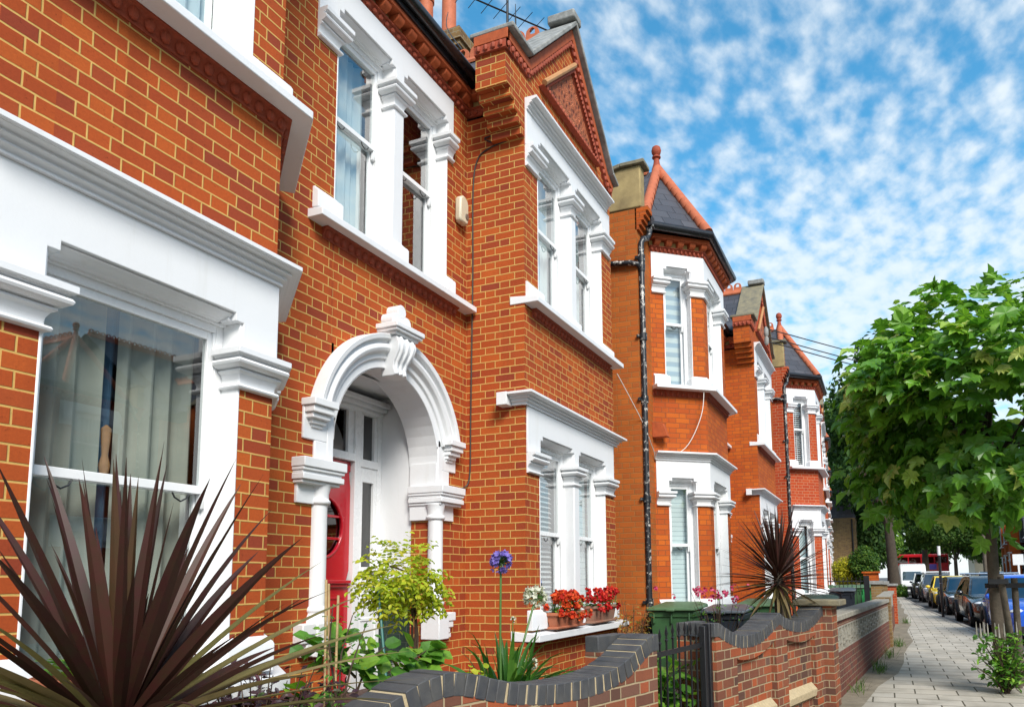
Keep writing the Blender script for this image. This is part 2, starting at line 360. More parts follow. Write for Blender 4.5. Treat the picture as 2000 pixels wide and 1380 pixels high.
def order(par, path, ops, end0, end1, base, cap, head, top, white_piers=()):
    """White stucco dressings round a row of openings: bases, capitals, lintel panel."""
    edges = [end0] + [x for o in ops for x in o] + [end1]
    piers = [(edges[i], edges[i + 1], i > 0, i < len(edges) - 2) for i in range(0, len(edges), 2)]
    for i, (a, b, w0, w1) in enumerate(piers):
        ring = pier_ring(path, a, b, w0, w1)
        if cap: MB().sweep(cap_prof(*cap), ring).build('capital', 'white', par, .002, ang=24)
        if base: MB().sweep(base_prof(*base), ring).build('pilaster_base', 'white', par, .004)
        if i in white_piers:
            MB().sweep([(-.03, base[1] - .02), (.012, base[1] - .02), (.012, cap[0] + .02), (-.03, cap[0] + .02)], ring).build('pilaster', 'white', par, .012)
    mb = MB(); rec = .045; lo = cap[1] - .01; L = plen(path); e = .055
    def put(m): n = len(mb.v); mb.v += m.v; mb.f += [tuple(i + n for i in f) for f in m.f]
    for i in range(len(path) - 1):                               # one notched panel to each face of the bay
        s0, s1 = max(L[i], end0), min(L[i + 1], end1)
        if s1 - s0 < .02: continue
        T = frame(path[i], path[i + 1]); o0 = L[i]; x0 = s0 - o0 - (.0085 if i > 0 and s0 == L[i] else 0); x1 = s1 - o0 + (.0085 if i < len(path) - 2 and s1 == L[i + 1] else 0)
        m = MB(T); out = [(x0, top), (x0, lo)]; mine = [(a - o0, b - o0) for a, b in ops if a > s0 - .01 and b < s1 + .01]
        for a, b in mine: out += [(a, lo), (a, head), (a + e, head), (a + e, head + rec), (b - e, head + rec), (b - e, head), (b, head), (b, lo)]
        out += [(x1, lo), (x1, top)]
        m.prism(out, 'y', -.018, .02)
        for a, b in mine:                                        # soffit: sunk cove between square shoulders
            m.box(a, a + e, .021, .12, head, head + rec); m.box(b - e, b, .021, .12, head, head + rec)
            cv = [(.004, head + rec - .002), (.004, head + rec - .010), (.012, head + rec - .014), (.022, head + .022), (.040, head + .012), (.075, head + .008), (.08, head), (.13, head), (.13, head + rec)]
            m.prism(cv, 'x', a + e, b - e)
            m.box(a + e, a + e + .02, .021, .12, head, head + .02); m.box(b - e - .02, b - e, .021, .12, head, head + .02)
        put(m)
    return mb.build('lintel', 'white', par, .005)
def sill(par, path, z0, z1, out=.14):
    return MB().sweep([(-.16, z0), (out, z0), (out, z1 - .012), (-.16, z1 + .02)], path).build('window_sill', 'white', par, .006)
def eggs(par, path, z0, z1, step=.085, name='egg_moulding', m='terracotta', out=.055, lo=False):
    mb = MB(); h = z1 - z0
    mb.sweep([(-.02, z0), (.008, z0), (.012, z0 + h * .12), (.010, z0 + h * .2), (out * .55, z0 + h * .75), (out * .8, z1 - .012), (out, z1 - .01), (out, z1), (-.02, z1)], path)
    L = plen(path)[-1]; n = int(L / step)
    for i in range(n):
        s = (i + .5) * L / n; p, nn = at(path, s); c = out * .42
        mb.ell((p[0] - nn[0] * c, p[1] - nn[1] * c, z0 + h * .47), (step * .36 if abs(nn[1]) > .5 else .022, .022 if abs(nn[1]) > .5 else step * .36, h * .40), 6, 4)
    return mb.build(name, m, par)
def corbel_table(par, path, z0, z1, z2, step=.20, m='dentil'):
    mb = MB(); L = plen(path)[-1]; n = max(2, round(L / step))
    mb.sweep([(-.02, z1), (.135, z1), (.135, z2), (-.02, z2)], path)
    for i in range(n):
        s = (i + .5) * L / n; p, nn = at(path, s); t = (nn[1], -nn[0])
        T = lambda a, p=p, nn=nn, t=t: (p[0] + t[0] * a[0] + nn[0] * a[1], p[1] + t[1] * a[0] + nn[1] * a[1], a[2])
        b = MB(T); b.prism([(.02, z0), (-.06, z0), (-.10, z0 + .018), (-.118, z0 + .045), (-.118, z1), (.02, z1)], 'x', -.048, .048)
        o = len(mb.v); mb.v += b.v; mb.f += [tuple(q + o for q in f) for f in b.f]
    MB().sweep([(.0, z0), (.012, z0), (.012, z1), (.0, z1)], path).build('corbel_backing', 'pale_mortar', par)
    return mb.build('corbel_table', m, par, .006)
def wavy(T, u0, u1, z0, z1, d, amp=.03, wl=.11, seed=0, gather=0.):
    rr = random.Random(seed); n = max(12, int((u1 - u0) / .012)); mb = MB(T); ph = rr.random() * 6; cols = []
    pw = [rr.uniform(.75, 1.3) for _ in range(200)]; x = 0; acc = 0
    for i in range(n + 1):
        u = u0 + (u1 - u0) * i / n; acc += pw[int((u - u0) / wl) % 200] * (u1 - u0) / n
        cols.append((u, d + amp * math.sin(2 * PI * acc / wl + ph) + amp * .5 * math.sin(2 * PI * acc / (wl * 2.3))))
    vs = [(u, dd, z0) for u, dd in cols] + [(u, dd, z1) for u, dd in cols]
    mb.add(vs, [(i, i + 1, n + 2 + i, n + 1 + i) for i in range(n)]); return mb
def window(par, path, s0, s1, z0, z1, zm, inner='curtain', hooks=False, seed=0):
    """Sliding sash window set in the reveal: box frame and lining, two sashes, panes, and what hangs behind."""
    p, q = at(path, s0 + 1e-6)[0], at(path, s1 - 1e-6)[0]; T = frame(p, q); w = s1 - s0
    f = MB(T)
    f.box(0, .012, -.004, .24, z0, z1); f.box(w - .012, w, -.004, .24, z0, z1); f.box(.012, w - .012, .10, .24, z1 - .012, z1 + .05)
    f.box(.012, .06, .12, .22, z0, z1); f.box(w - .06, w - .012, .12, .22, z0, z1); f.box(.06, w - .06, .12, .22, z1 - .055, z1 - .012)
    f.box(.06, .075, .122, .14, z0, z1 - .055); f.box(w - .075, w - .06, .122, .14, z0, z1 - .055)
    f.box(.012, w - .012, .02, .23, z0 - .05, z0 + .03)
    win = f.build('window', 'joinery', par, .003)
    a, b = .06, w - .06
    s = MB(T)                                                   # upper sash in front, lower sash behind it
    s.box(a, a + .042, .135, .172, zm - .02, z1 - .055); s.box(b - .042, b, .135, .172, zm - .02, z1 - .055)
    s.box(a + .042, b - .042, .135, .172, z1 - .10, z1 - .055); s.box(a + .042, b - .042, .135, .172, zm - .02, zm + .024)
    for u in (a, b - .042):
        s.prism([(.137, zm - .02), (.17, zm - .02), (.17, zm - .10), (.15, zm - .095), (.142, zm - .06)], 'x', u + .001, u + .041)
    s.box(a, a + .045, .178, .212, z0 + .03, zm + .02); s.box(b - .045, b, .178, .212, z0 + .03, zm + .02)
    s.box(a + .045, b - .045, .178, .212, z0 + .03, z0 + .10); s.box(a + .045, b - .045, .178, .212, zm - .02, zm + .02)
    s.build('sash', 'joinery', win, .003)
    MB(T).add([(a + .04, .152, zm + .02), (b - .04, .152, zm + .02), (b - .04, .152, z1 - .098), (a + .04, .152, z1 - .098)], [(0, 1, 2, 3)]).build('pane', 'glass', win)
    MB(T).add([(a + .043, .195, z0 + .098), (b - .043, .195, z0 + .098), (b - .043, .195, zm - .018), (a + .043, .195, zm - .018)], [(0, 1, 2, 3)]).build('pane', 'glass', win)
    if hooks:
        h = MB(T)
        for u in (a + .16, b - .16): h.tube([(u - .05, .14, zm - .025), (u - .035, .14, zm - .05), (u, .138, zm - .068), (u + .035, .14, zm - .05), (u + .05, .14, zm - .025)], .0045, 6)
        h.build('sash_lift', 'iron', win)
    if inner == 'curtain':                                      # pair of curtains, dark gap between
        wavy(T, .03, w * .47, z0, z1, .34, .028, .13, seed).build('curtain', 'curtain', win); wavy(T, w * .57, w - .03, z0, z1, .34, .028, .12, seed + 1).build('curtain', 'curtain', win)
        wavy(T, w * .45, w * .60, z0, z1, .42, .02, .10, seed + 2).build('curtain_lining', 'curtain_blue', win)
        MB(T).lathe([(.004, z0 + 1.02), (.018, z0 + 1.03), (.026, z0 + 1.08), (.014, z0 + 1.13), (.02, z0 + 1.2), (.024, z0 + 1.26), (.005, z0 + 1.28)], (w * .50, .30), 10).build('tassel', 'pale_terra', win)
    elif inner == 'voile': wavy(T, .03, w - .03, z0, z1, .32, .022, .11, seed).build('curtain', 'curtain_pale', win)
    elif inner == 'side': wavy(T, w * .60, w - .02, z0, z1, .34, .025, .10, seed).build('curtain', 'curtain_pale', win)
    elif inner == 'half': wavy(T, .02, w * .30, z0, z1, .34, .03, .10, seed).build('curtain', 'curtain_pale', win); wavy(T, w * .8, w - .02, z0, z1, .34, .03, .10, seed).build('curtain', 'curtain_pale', win)
    elif inner == 'shutter': MB(T).box(.05, w - .05, .26, .28, z0, z1).build('shutter', 'shutter', win)
    elif inner == 'zebra': MB(T).box(.05, w - .05, .26, .28, z0, z1).build('blind', 'zebra', win)
    elif inner == 'slats':
        m = MB(T)
        for i in range(int((z1 - z0) / .055)): z = z0 + .03 + i * .055; m.add([(.05, .25, z), (w - .05, .25, z), (w - .05, .285, z + .028), (.05, .285, z + .028)], [(0, 1, 2, 3)])
        m.build('blind', 'joinery', win)
    return win
UPZ = (2.83, 4.66, 3.85); GRZ = (-.49, 1.43, .50)
def roof_sheet(par, quads, name='roof'):
    mb = MB()
    for q in quads: mb.add(q, [tuple(range(len(q)))])
    return mb.build(name, 'slate', par)
def crest(par, p, q, z, m='terra_light'):
    """Pierced ridge tiles along a level ridge p->q."""
    T = frame(p, q); L = math.dist(p, q); n = int(L / .19); mb = MB(T)
    mb.prism([(-.11, z - .11), (0, z), (.11, z - .11), (.12, z - .08), (.02, z + .035), (-.02, z + .035), (-.12, z - .08)], 'x', 0, L)
    for i in range(n):
        c = (i + .5) * L / n; out = [(c - .092, z + .02), (c - .092, z + .09)] + [(c + .092 * math.cos(PI * (1 - t / 6)), z + .10 + .09 * math.sin(PI * t / 6)) for t in range(1, 6)] + [(c + .092, z + .09), (c + .092, z + .02)]
        hole = [(c - .035, z + .09), (c - .035, z + .11), (c - .04, z + .135), (c - .02, z + .165), (c, z + .175), (c + .02, z + .165), (c + .04, z + .135), (c + .035, z + .11), (c + .035, z + .09)]
        k = len(out)
        for y in (-.015, .015): mb.add([(a, y, b) for a, b in out] + [(a, y, b) for a, b in hole], [(j, j + 1, k + j + 1, k + j) for j in range(k - 1)] + [(k - 1, 0, k, 2 * k - 1)])
        mb.add([(a, y, b) for y in (-.015, .015) for a, b in out], [(j, j + 1, k + j + 1, k + j) for j in range(k - 1)])
        mb.add([(a, y, b) for y in (-.015, .015) for a, b in hole], [(j, j + 1, k + j + 1, k + j) for j in range(k - 1)] + [(k - 1, 0, k, 2 * k - 1)])
    return mb.build('ridge_tiles', m, par, recalc=True)

SX, SY = 9.3, -.85
def panel_mat():
    m, nt, b = mat('pierced_floral_terracotta'); K = nt.links.new
    uv = nd(nt, 'ShaderNodeUVMap').outputs[0]
    vo = nd(nt, 'ShaderNodeTexVoronoi', inp={'Scale': 13., 'Randomness': .55}); K(uv, vo.inputs['Vector'])
    h = mrange(nt, vo.outputs['Distance'], .16, .40, smooth=True)
    fi = mth(nt, 'ABSOLUTE', mth(nt, 'SINE', mth(nt, 'MULTIPLY', vo.outputs['Distance'], 24.)))
    s = nd(nt, 'ShaderNodeSeparateXYZ'); K(uv, s.inputs[0])
    g = mth(nt, 'MINIMUM', mth(nt, 'PINGPONG', s.outputs[0], .15), mth(nt, 'PINGPONG', s.outputs[1], .15))
    line = mrange(nt, g, .003, .007)
    K(mixc(nt, line, (.30, .12, .05), mixc(nt, h, (.16, .018, .008), mixc(nt, mrange(nt, fi, .1, .5), (.52, .10, .035), (.70, .20, .075)))), b.inputs['Base Color'])
    b.inputs['Roughness'].default_value = .8; bump(nt, b, mth(nt, 'ADD', mth(nt, 'MULTIPLY', h, 2.), fi), .9, .03); return m
M['panel'] = panel_mat()

def gable_house(k, bm, label, det=2, up=('voile', 'none', 'voile', 'half'), gr=('slats', 'shutter')):
    dx, dy = SX * k, SY * k
    X = lambda *p: [(a + dx, b + dy) for a, b in p]
    par = thing('gabled_house', (6.53 + dx, 3.21 + dy, -H0), label, 'house', 'brick terrace houses')
    rec = X((3.45, 3.88), (6.53, 3.88)); bay = X((6.53, 3.88), (6.53, 3.21), (9.17, 3.21), (9.17, 3.9), (9.81, 3.9))
    r0 = 6.53 - 3.45
    mid = [(4.48 - 3.45, 5.24 - 3.45), (5.37 - 3.45, 6.137 - 3.45)]
    b0 = .67 - 6.53; bo = [(6.855 + b0, 7.765 + b0), (7.895 + b0, 8.80 + b0)]
    # brick walls
    w = MB(); wall_path(w, rec, -1.5, 5.1, [(a, b, UPZ[0], UPZ[1] + .045) for a, b in mid] + [(4.50 - 3.45, 5.98 - 3.45, -1.0, 1.86)])
    cx, cz, ri = 5.255 + dx, 1.10, .73; y = 3.88 + dy; N = 24
    arc = [(cx - ri * math.cos(PI * i / N), cz + ri * math.sin(PI * i / N)) for i in range(N + 1)]
    for (a, b), (c, d) in zip(arc, arc[1:]): w.add([(a, y, b), (c, y, d), (c, y, 1.86), (a, y, 1.86)], [(0, 1, 2, 3)])
    for xx in (4.50 + dx, 5.98 + dx): w.add([(xx, y, -1.), (xx, y + .27, -1.), (xx, y + .27, 1.1), (xx, y, 1.1)], [(0, 1, 2, 3)])
    w.build('wall', bm, par)
    w = MB(); wall_path(w, bay, -1.5, 4.9, [(a, b, UPZ[0], UPZ[1] + .045) for a, b in bo] + [(a, b, GRZ[0], GRZ[1] + .045) for a, b in bo])
    w.build('bay_wall', bm, par)
    g = MB(); xs = lambda *p: [(a + dx, b) for a, b in p]
    g.prism(xs((6.53, 4.9), (9.17, 4.9), (9.17, 5.40), (9.05, 5.46), (7.80, 6.72), (6.55, 5.46), (6.13, 5.46), (6.13, 5.0), (6.53, 5.0)), 'y', 3.21 + dy, 3.55 + dy)
    for i in range(5): z = 4.55 + .09 * i; g.box(6.53 - .08 * (i + 1) + dx, 6.53 + dx, 3.195 + dy, 3.55 + dy, z, z + .086)
    g.build('gable', bm, par)
    line = xs((6.09, 5.46), (6.57, 5.46), (7.80, 6.70), (9.05, 5.44), (9.26, 5.36))
    MB().ribbon(line, .05, 3.10 + dy, 3.60 + dy).build('coping', 'stone' if k == 0 else 'stone_dark', par, .012)
    MB().box(7.68 + dx, 7.92 + dx, 3.09 + dy, 3.45 + dy, 6.74, 6.85).build('apex_stone', 'stone', par, .02)
    l2 = xs((6.10, 5.27), (6.63, 5.27), (7.80, 6.45), (8.97, 5.26), (9.20, 5.20))
    MB().ribbon([(a, b + .085) for a, b in l2], .095, 3.165 + dy, 3.215 + dy).build('gable_band', 'dentil', par, .004)
    MB().box(6.09 + dx, 6.14 + dx, 3.165 + dy, 3.55 + dy, 5.355, 5.46).build('gable_band', 'dentil', par, .004)
    e = MB(); e.ribbon(l2, .08, 3.185 + dy, 3.215 + dy)
    for (a, b), (c, d) in zip(l2, l2[1:]):
        n = int(math.hypot(c - a, d - b) / .085)
        for i in range(n): t = (i + .5) / n; e.ell((a + (c - a) * t, 3.178 + dy, b + (d - b) * t + .045), (.03, .025, .036), 6, 4)
    e.box(6.095 + dx, 6.135 + dx, 3.185 + dy, 3.55 + dy, 5.265, 5.35)
    for i in range(4): e.ell((6.09 + dx, 3.24 + dy + i * .085, 5.31), (.025, .03, .036), 6, 4)
    e.build('egg_moulding', 'terracotta', par)
    tri = xs((6.90, 5.36), (8.68, 5.36), (7.79, 6.16))
    ctr = (7.79 + dx, 5.62); ins = [(ctr[0] + (a - ctr[0]) * .85, ctr[1] + (b - ctr[1]) * .85) for a, b in tri]
    MB().prism(ins, 'y', 3.185 + dy, 3.22 + dy).build('floral_panel', 'panel', par)
    f = MB()
    for i in range(3):
        a, b, c, d = tri[i], tri[(i + 1) % 3], ins[(i + 1) % 3], ins[i]
        mm = [((a[0] + d[0]) / 2, (a[1] + d[1]) / 2), ((b[0] + c[0]) / 2, (b[1] + c[1]) / 2)]
        f.add([(a[0], 3.14 + dy, a[1]), (b[0], 3.14 + dy, b[1]), (mm[1][0], 3.15 + dy, mm[1][1]), (mm[0][0], 3.15 + dy, mm[0][1])], [(0, 1, 2, 3)])
        f.add([(mm[0][0], 3.15 + dy, mm[0][1]), (mm[1][0], 3.15 + dy, mm[1][1]), (c[0], 3.187 + dy, c[1]), (d[0], 3.187 + dy, d[1])], [(0, 1, 2, 3)])
        f.add([(a[0], 3.14 + dy, a[1]), (b[0], 3.14 + dy, b[1]), (b[0], 3.22 + dy, b[1]), (a[0], 3.22 + dy, a[1])], [(0, 1, 2, 3)])
        n = 22
        for j in range(n):
            t = (j + .5) / n; f.ell((mm[0][0] + (mm[1][0] - mm[0][0]) * t, 3.15 + dy, mm[0][1] + (mm[1][1] - mm[0][1]) * t), (.026, .018, .026), 6, 4)
    f.build('panel_frame', 'terracotta', par)
    MB().tube([(tri[0][0], 3.135 + dy, tri[0][1] + .02), (tri[2][0], 3.135 + dy, tri[2][1] + .02)], .032, 8).build('panel_hood', 'pale_terra', par)
    # dressings of the two window pairs
    order(par, rec, mid, 4.245 - 3.45, 6.37 - 3.45 - .14, (2.85, 3.02), (4.26, 4.50), 4.655, 4.93, (1,))
    sill(par, sub(rec, 4.20 - 3.45, r0 - .03), 2.745, 2.815); eggs(par, sub(rec, 4.36 - 3.45, 6.30 - 3.45), 2.655, 2.745)
    for i, (a, b) in enumerate(mid): window(par, rec, a, b, *UPZ, up[i], det > 1, 10 + i + k * 7)
    e0, e1 = 6.56 + b0, 9.10 + b0; fr = X((6.53, 3.34), (6.53, 3.21), (9.17, 3.21), (9.17, 3.34))
    order(par, bay, bo, e0, e1, (2.85, 3.02), (4.26, 4.50), 4.655, 4.88, (1,)); order(par, bay, bo, e0, e1, (-.47, -.28), (1.06, 1.27), 1.43, 1.73, (1,))
    MB().sweep(cornice_prof(4.88, 5.01), X((6.56, 3.21), (8.98, 3.21))).build('cornice', 'white', par, .002, ang=24)
    MB().sweep(cornice_prof(1.73, 1.85), fr).build('cornice', 'white', par, .002, ang=24)
    MB().box(6.395 + dx, 6.53 + dx, 3.345 + dy, 3.46 + dy, 1.725, 1.855).build('cornice', 'white', par, .005)
    s = X((6.58, 3.21), (9.14, 3.21)); sill(par, X((6.52, 3.21), (9.18, 3.21)), 2.775, 2.845, .155); eggs(par, X((6.70, 3.21), (9.0, 3.21)), 2.69, 2.775)
    sill(par, X((6.52, 3.21), (9.20, 3.21)), -.575, -.495, .15)
    for i, (a, b) in enumerate(bo): window(par, bay, a, b, *UPZ, up[2 + i], det > 1, 20 + i + k * 7); window(par, bay, a, b, *GRZ, gr[i], det > 1, 30 + i + k * 7)
    # eaves of the recess, gutter, roofs
    ev = X((3.3, 3.88), (6.53, 3.88), (6.53, 3.55)); eggs(par, ev, 4.935, 5.005); corbel_table(par, ev, 5.01, 5.085, 5.15)
    MB().tube([(*p, 5.235) for p in X((3.2, 3.69), (6.33, 3.69), (6.33, 3.56))], .058, 10).build('gutter', 'black', par)
    MB().box(3.3 + dx, 6.3 + dx, 3.72 + dy, 3.80 + dy, 5.13, 5.24).build('fascia', 'black', par)
    D = lambda x, yy, z: (x + dx, yy + dy, z)
    roof_sheet(par, [[D(3.3, 3.72, 5.22), D(6.6, 3.72, 5.22), D(6.6, 7.4, 8.0), D(3.3, 7.4, 8.0)], [D(6.36, 3.5, 5.22), D(7.8, 3.5, 6.66), D(7.8, 7.6, 6.66), D(6.36, 7.6, 5.22)], [D(7.8, 3.5, 6.66), D(9.24, 3.5, 5.22), D(9.24, 7.6, 5.22), D(7.8, 7.6, 6.66)],
        [D(9.1, 3.9, 5.2), D(9.9, 3.9, 5.2), D(9.9, 7.4, 8.0), D(9.1, 7.4, 8.0)], [D(6.5, 4.4, 5.75), D(9.2, 4.4, 5.75), D(9.2, 7.4, 8.0), D(6.5, 7.4, 8.0)], [D(3.3, 7.4, 8.0), D(9.9, 7.4, 8.0), D(9.9, 11., 5.2), D(3.3, 11., 5.2)]])
    crest(par, (7.8 + dx, 3.60 + dy), (7.8 + dx, 6.0 + dy), 6.68); crest(par, (3.4 + dx, 7.4 + dy), (9.8 + dx, 7.4 + dy), 8.03)
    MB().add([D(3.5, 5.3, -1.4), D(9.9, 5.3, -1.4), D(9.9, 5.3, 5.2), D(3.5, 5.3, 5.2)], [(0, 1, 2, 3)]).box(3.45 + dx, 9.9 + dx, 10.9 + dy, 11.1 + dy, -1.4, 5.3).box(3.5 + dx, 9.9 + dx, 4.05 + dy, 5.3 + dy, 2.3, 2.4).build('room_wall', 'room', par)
    # porch
    a = MB(); prof = [(ri, .05), (ri, -.022), (.80, -.022), (.805, -.045), (.85, -.048), (.865, -.085), (.895, -.10), (.925, -.088), (.935, -.07), (.955, -.075), (.963, -.112), (1.008, -.120), (1.012, .0), (.98, .03)]
    n = 40; t0 = R(13); vs = []
    for i in range(n + 1):
        t = PI - t0 - (PI - 2 * t0) * i / n; vs += [(cx + r * math.cos(t), y + d, cz + r * math.sin(t)) for r, d in prof]
    m = len(prof); a.add(vs, [(i * m + j, (i + 1) * m + j, (i + 1) * m + (j + 1) % m, i * m + (j + 1) % m) for i in range(n) for j in range(m)] + [tuple(range(m)), tuple(range(n * m, n * m + m))])
    for sg in (-1, 1):                                          # label stops and the flat jamb panels under the arch
        q = lambda r0_, r1_: sorted((cx + sg * r0_, cx + sg * r1_))
        for r0_, r1_, d, za, zb in ((ri, .80, .022, .9, 1.34), (.80, 1.05, .018, 1.06, 1.34), (.80, .93, .019, .9, 1.06), (.80, 1.06, .13, 1.30, 1.355), (.83, 1.045, .11, 1.25, 1.30), (.84, 1.03, .085, 1.21, 1.25), (.85, 1.0, .055, 1.175, 1.21), (.86, .98, .035, 1.15, 1.175)):
            x0, x1 = q(r0_, r1_); a.box(x0, x1, y - d, y + .02, za, zb)
    a.build('door_arch', 'white', par, .006)
    b = MB()                                                    # soffit of the arch, porch sides, ceiling
    prev = None
    for i in range(N + 1):
        p = (cx - (ri - .004) * math.cos(PI * i / N), cz + (ri - .004) * math.sin(PI * i / N))
        if prev: b.add([(prev[0], y - .02, prev[1]), (p[0], y - .02, p[1]), (p[0], y + .30, p[1]), (prev[0], y + .30, prev[1])], [(0, 1, 2, 3)])
        prev = p
    for xx in (4.49, 5.99): b.add([D(xx, 3.88 + .27, -.13), D(xx, 4.60, -.13), D(xx, 4.60, 1.80), D(xx, 4.15, 1.80)], [(0, 1, 2, 3)])
    for x0, x1 in ((4.485, 4.515), (5.965, 5.995)): b.box(x0 + dx, x1 + dx, 3.87 + dy, 4.16 + dy, .9, 1.12)
    b.add([D(4.4, 4.12, 1.80), D(6.1, 4.12, 1.80), D(6.1, 4.7, 1.80), D(4.4, 4.7, 1.80)], [(0, 1, 2, 3)])
    for xa in (4.40, 5.99): b.add([D(xa, 4.151, 1.02), D(xa + .11, 4.151, 1.02), D(xa + .11, 4.151, 1.9), D(xa, 4.151, 1.9)], [(0, 1, 2, 3)])
    b.build('porch_lining', 'white', par)
    b = MB().box(4.5 + dx, 5.98 + dx, 4.40 + dy, 4.56 + dy, 1.69, 1.74).box(4.5 + dx, 5.98 + dx, 4.44 + dy, 4.56 + dy, 1.65, 1.69).box(4.5 + dx, 5.98 + dx, 4.48 + dy, 4.56 + dy, 1.62, 1.65); b.build('porch_cornice', 'white', par, .01)
    for xx in (4.486, 5.994): MB().add([D(xx, 4.15, -1.0), D(xx, 4.60, -1.0), D(xx, 4.60, -.12), D(xx, 4.15, -.12)], [(0, 1, 2, 3)]).build('porch_tiles', 'tile_green', par)
    MB().box(4.4 + dx, 6.1 + dx, 3.9 + dy, 4.7 + dy, -1.5, -.97).build('porch_floor', 'tile_red', par)
    MB().box(4.55 + dx, 6.0 + dx, 3.45 + dy, 3.89 + dy, -1.5, -1.13).build('door_step', 'white', par, .015)
    for sg, xc in ((-1, 4.40), (1, 5.99)):                       # nook shafts with capital and bracket base
        xc += dx; yc = 3.885 + dy
        MB().lathe([(.072, -.22), (.085, -.20), (.085, -.185), (.076, -.175), (.072, -.16), (.070, .57), (.074, .60)], (xc, yc), 16).build('column', 'white', par)
        c = MB(); c.lathe([(.076, .58), (.09, .59), (.092, .61), (.078, .625), (.078, .66), (.092, .72), (.096, .73)], (xc, yc), 16)
        x0, x1 = (xc - .25, xc + .10) if sg < 0 else (xc - .04, xc + .30)
        wallx = (xc - .25, xc) if sg < 0 else (xc, xc + .27)
        c.box(wallx[0], wallx[1], y - .025, y + .02, .58, .74)
        if sg > 0: c.box(xc - .045, xc, y, y + .27, .58, .74)
        yb = y + .27
        for o, za, zb in ((.035, .72, .745), (.058, .745, .79), (.044, .79, .81), (.060, .81, .835), (.072, .835, .905)):
            c.box(x0 - o * .5, x1 + (o * .5 if sg > 0 else o), y - .05 - o, yb, za, zb)
        c.build('capital', 'white', par, .006)
        q = MB(); q.lathe([(.072, -.16), (.088, -.175), (.09, -.20), (.076, -.21), (.092, -.24), (.095, -.29)], (xc, yc), 16)
        q.box(xc - .085, xc + .085, y - .10, y + .10, -.52, -.28)
        s0, s1 = (xc - .22, xc - .085) if sg < 0 else (xc + .085, xc + .22)
        q.box(s0, s1, y - .09, y + .01, -.36, -.28); q.box(min(s0, s1 - .10) if sg < 0 else s0, s1 if sg < 0 else s0 + .11, y - .08, y + .01, -.42, -.36); q.box((s1 - .07) if sg < 0 else s0, s1 if sg < 0 else s0 + .07, y - .07, y + .01, -.47, -.42); q.box((s1 - .10) if sg < 0 else s0, s1 if sg < 0 else s0 + .10, y - .06, y + .01, -.515, -.47)
        q.build('column_base', 'white', par, .008)
    # keystone with cap and trefoil
    kx = cx - .01; K_ = MB(); sp = [(.02, 1.755), (-.10, 1.755), (-.12, 1.77), (-.105, 1.83), (-.12, 1.88), (-.17, 1.96), (-.185, 2.03), (-.165, 2.08), (.02, 2.09)]
    nn = len(sp); wd = lambda z: .085 + .055 * (z - 1.755) / .33
    K_.add([(kx + s * wd(z), y + d, z) for s in (-1, 1) for d, z in sp], [tuple(range(nn))[::-1], tuple(range(nn, 2 * nn))] + [(i, (i + 1) % nn, nn + (i + 1) % nn, nn + i) for i in range(nn)])
    for j in (-.60, 0, .60): K_.tube([(kx + j * wd(z), y + d + .004, z) for d, z in sp[2:8]], .020, 8)
    for o, za, zb in ((.015, 2.09, 2.115), (.04, 2.115, 2.14), (.055, 2.14, 2.185)): K_.box(kx - .15 - o, kx + .15 + o, y - .165 - o, y + .02, za, zb)
    for ox, oz, rr in ((-.075, 2.245, .062), (.075, 2.245, .062), (0, 2.335, .062)):
        K_.prism([(kx + ox + rr * math.cos(2 * PI * i / 14), oz + rr * math.sin(2 * PI * i / 14)) for i in range(14)], 'y', y - .12 - abs(ox) * .02, y + .01)
    K_.box(kx - .05, kx + .05, y - .119, y + .01, 2.18, 2.32)
    K_.build('keystone', 'white', par, .008)
    # door and its frame
    dy2 = 4.56 + dy
    F = MB()
    F.box(4.50 + dx, 4.60 + dx, dy2 - .06, dy2 + .08, -.97, 1.68); F.box(5.58 + dx, 5.665 + dx, dy2 - .06, dy2 + .08, -.97, 1.68); F.box(5.93 + dx, 5.99 + dx, dy2 - .05, dy2 + .08, -.97, 1.68)
    F.box(4.6 + dx, 5.58 + dx, dy2 - .06, dy2 + .08, 1.125, 1.20); F.box(5.665 + dx, 5.93 + dx, dy2 - .055, dy2 + .08, 1.09, 1.165); F.box(4.6 + dx, 5.93 + dx, dy2 - .055, dy2 + .08, 1.60, 1.68)
    F.box(4.6 + dx, 4.66 + dx, dy2 - .04, dy2 + .05, 1.2, 1.6); F.box(5.50 + dx, 5.58 + dx, dy2 - .04, dy2 + .05, 1.2, 1.6); F.box(5.665 + dx, 5.72 + dx, dy2 - .04, dy2 + .05, -.97, 1.6); F.box(5.885 + dx, 5.93 + dx, dy2 - .04, dy2 + .05, -.97, 1.6)
    F.box(5.72 + dx, 5.885 + dx, dy2 - .04, dy2 + .05, -.97, .10); F.box(5.70 + dx, 5.91 + dx, dy2 - .075, dy2, .10, .15); F.box(5.72 + dx, 5.885 + dx, dy2 - .04, dy2 + .05, .95, 1.09); F.box(5.72 + dx, 5.885 + dx, dy2 - .048, dy2 - .03, -.35, -.32)
    F.build('door_frame', 'joinery', par, .004)
    P = MB(); P.box(5.72 + dx, 5.885 + dx, dy2 - .01, dy2 - .002, .14, .96).box(5.72 + dx, 5.885 + dx, dy2 - .01, dy2 - .002, 1.16, 1.6).box(4.66 + dx, 5.50 + dx, dy2 - .01, dy2 - .002, 1.2, 1.6)
    P.build('side_light', 'glass_dark', par)
    dr = MB(); x0, x1, za, zb, ox, oz, rr = 4.60 + dx, 5.578 + dx, -.95, 1.12, 5.20 + dx, .50, .275
    n = 32; ci = [(ox + rr * math.cos(2 * PI * i / n), oz + rr * math.sin(2 * PI * i / n)) for i in range(n)]
    sq = []
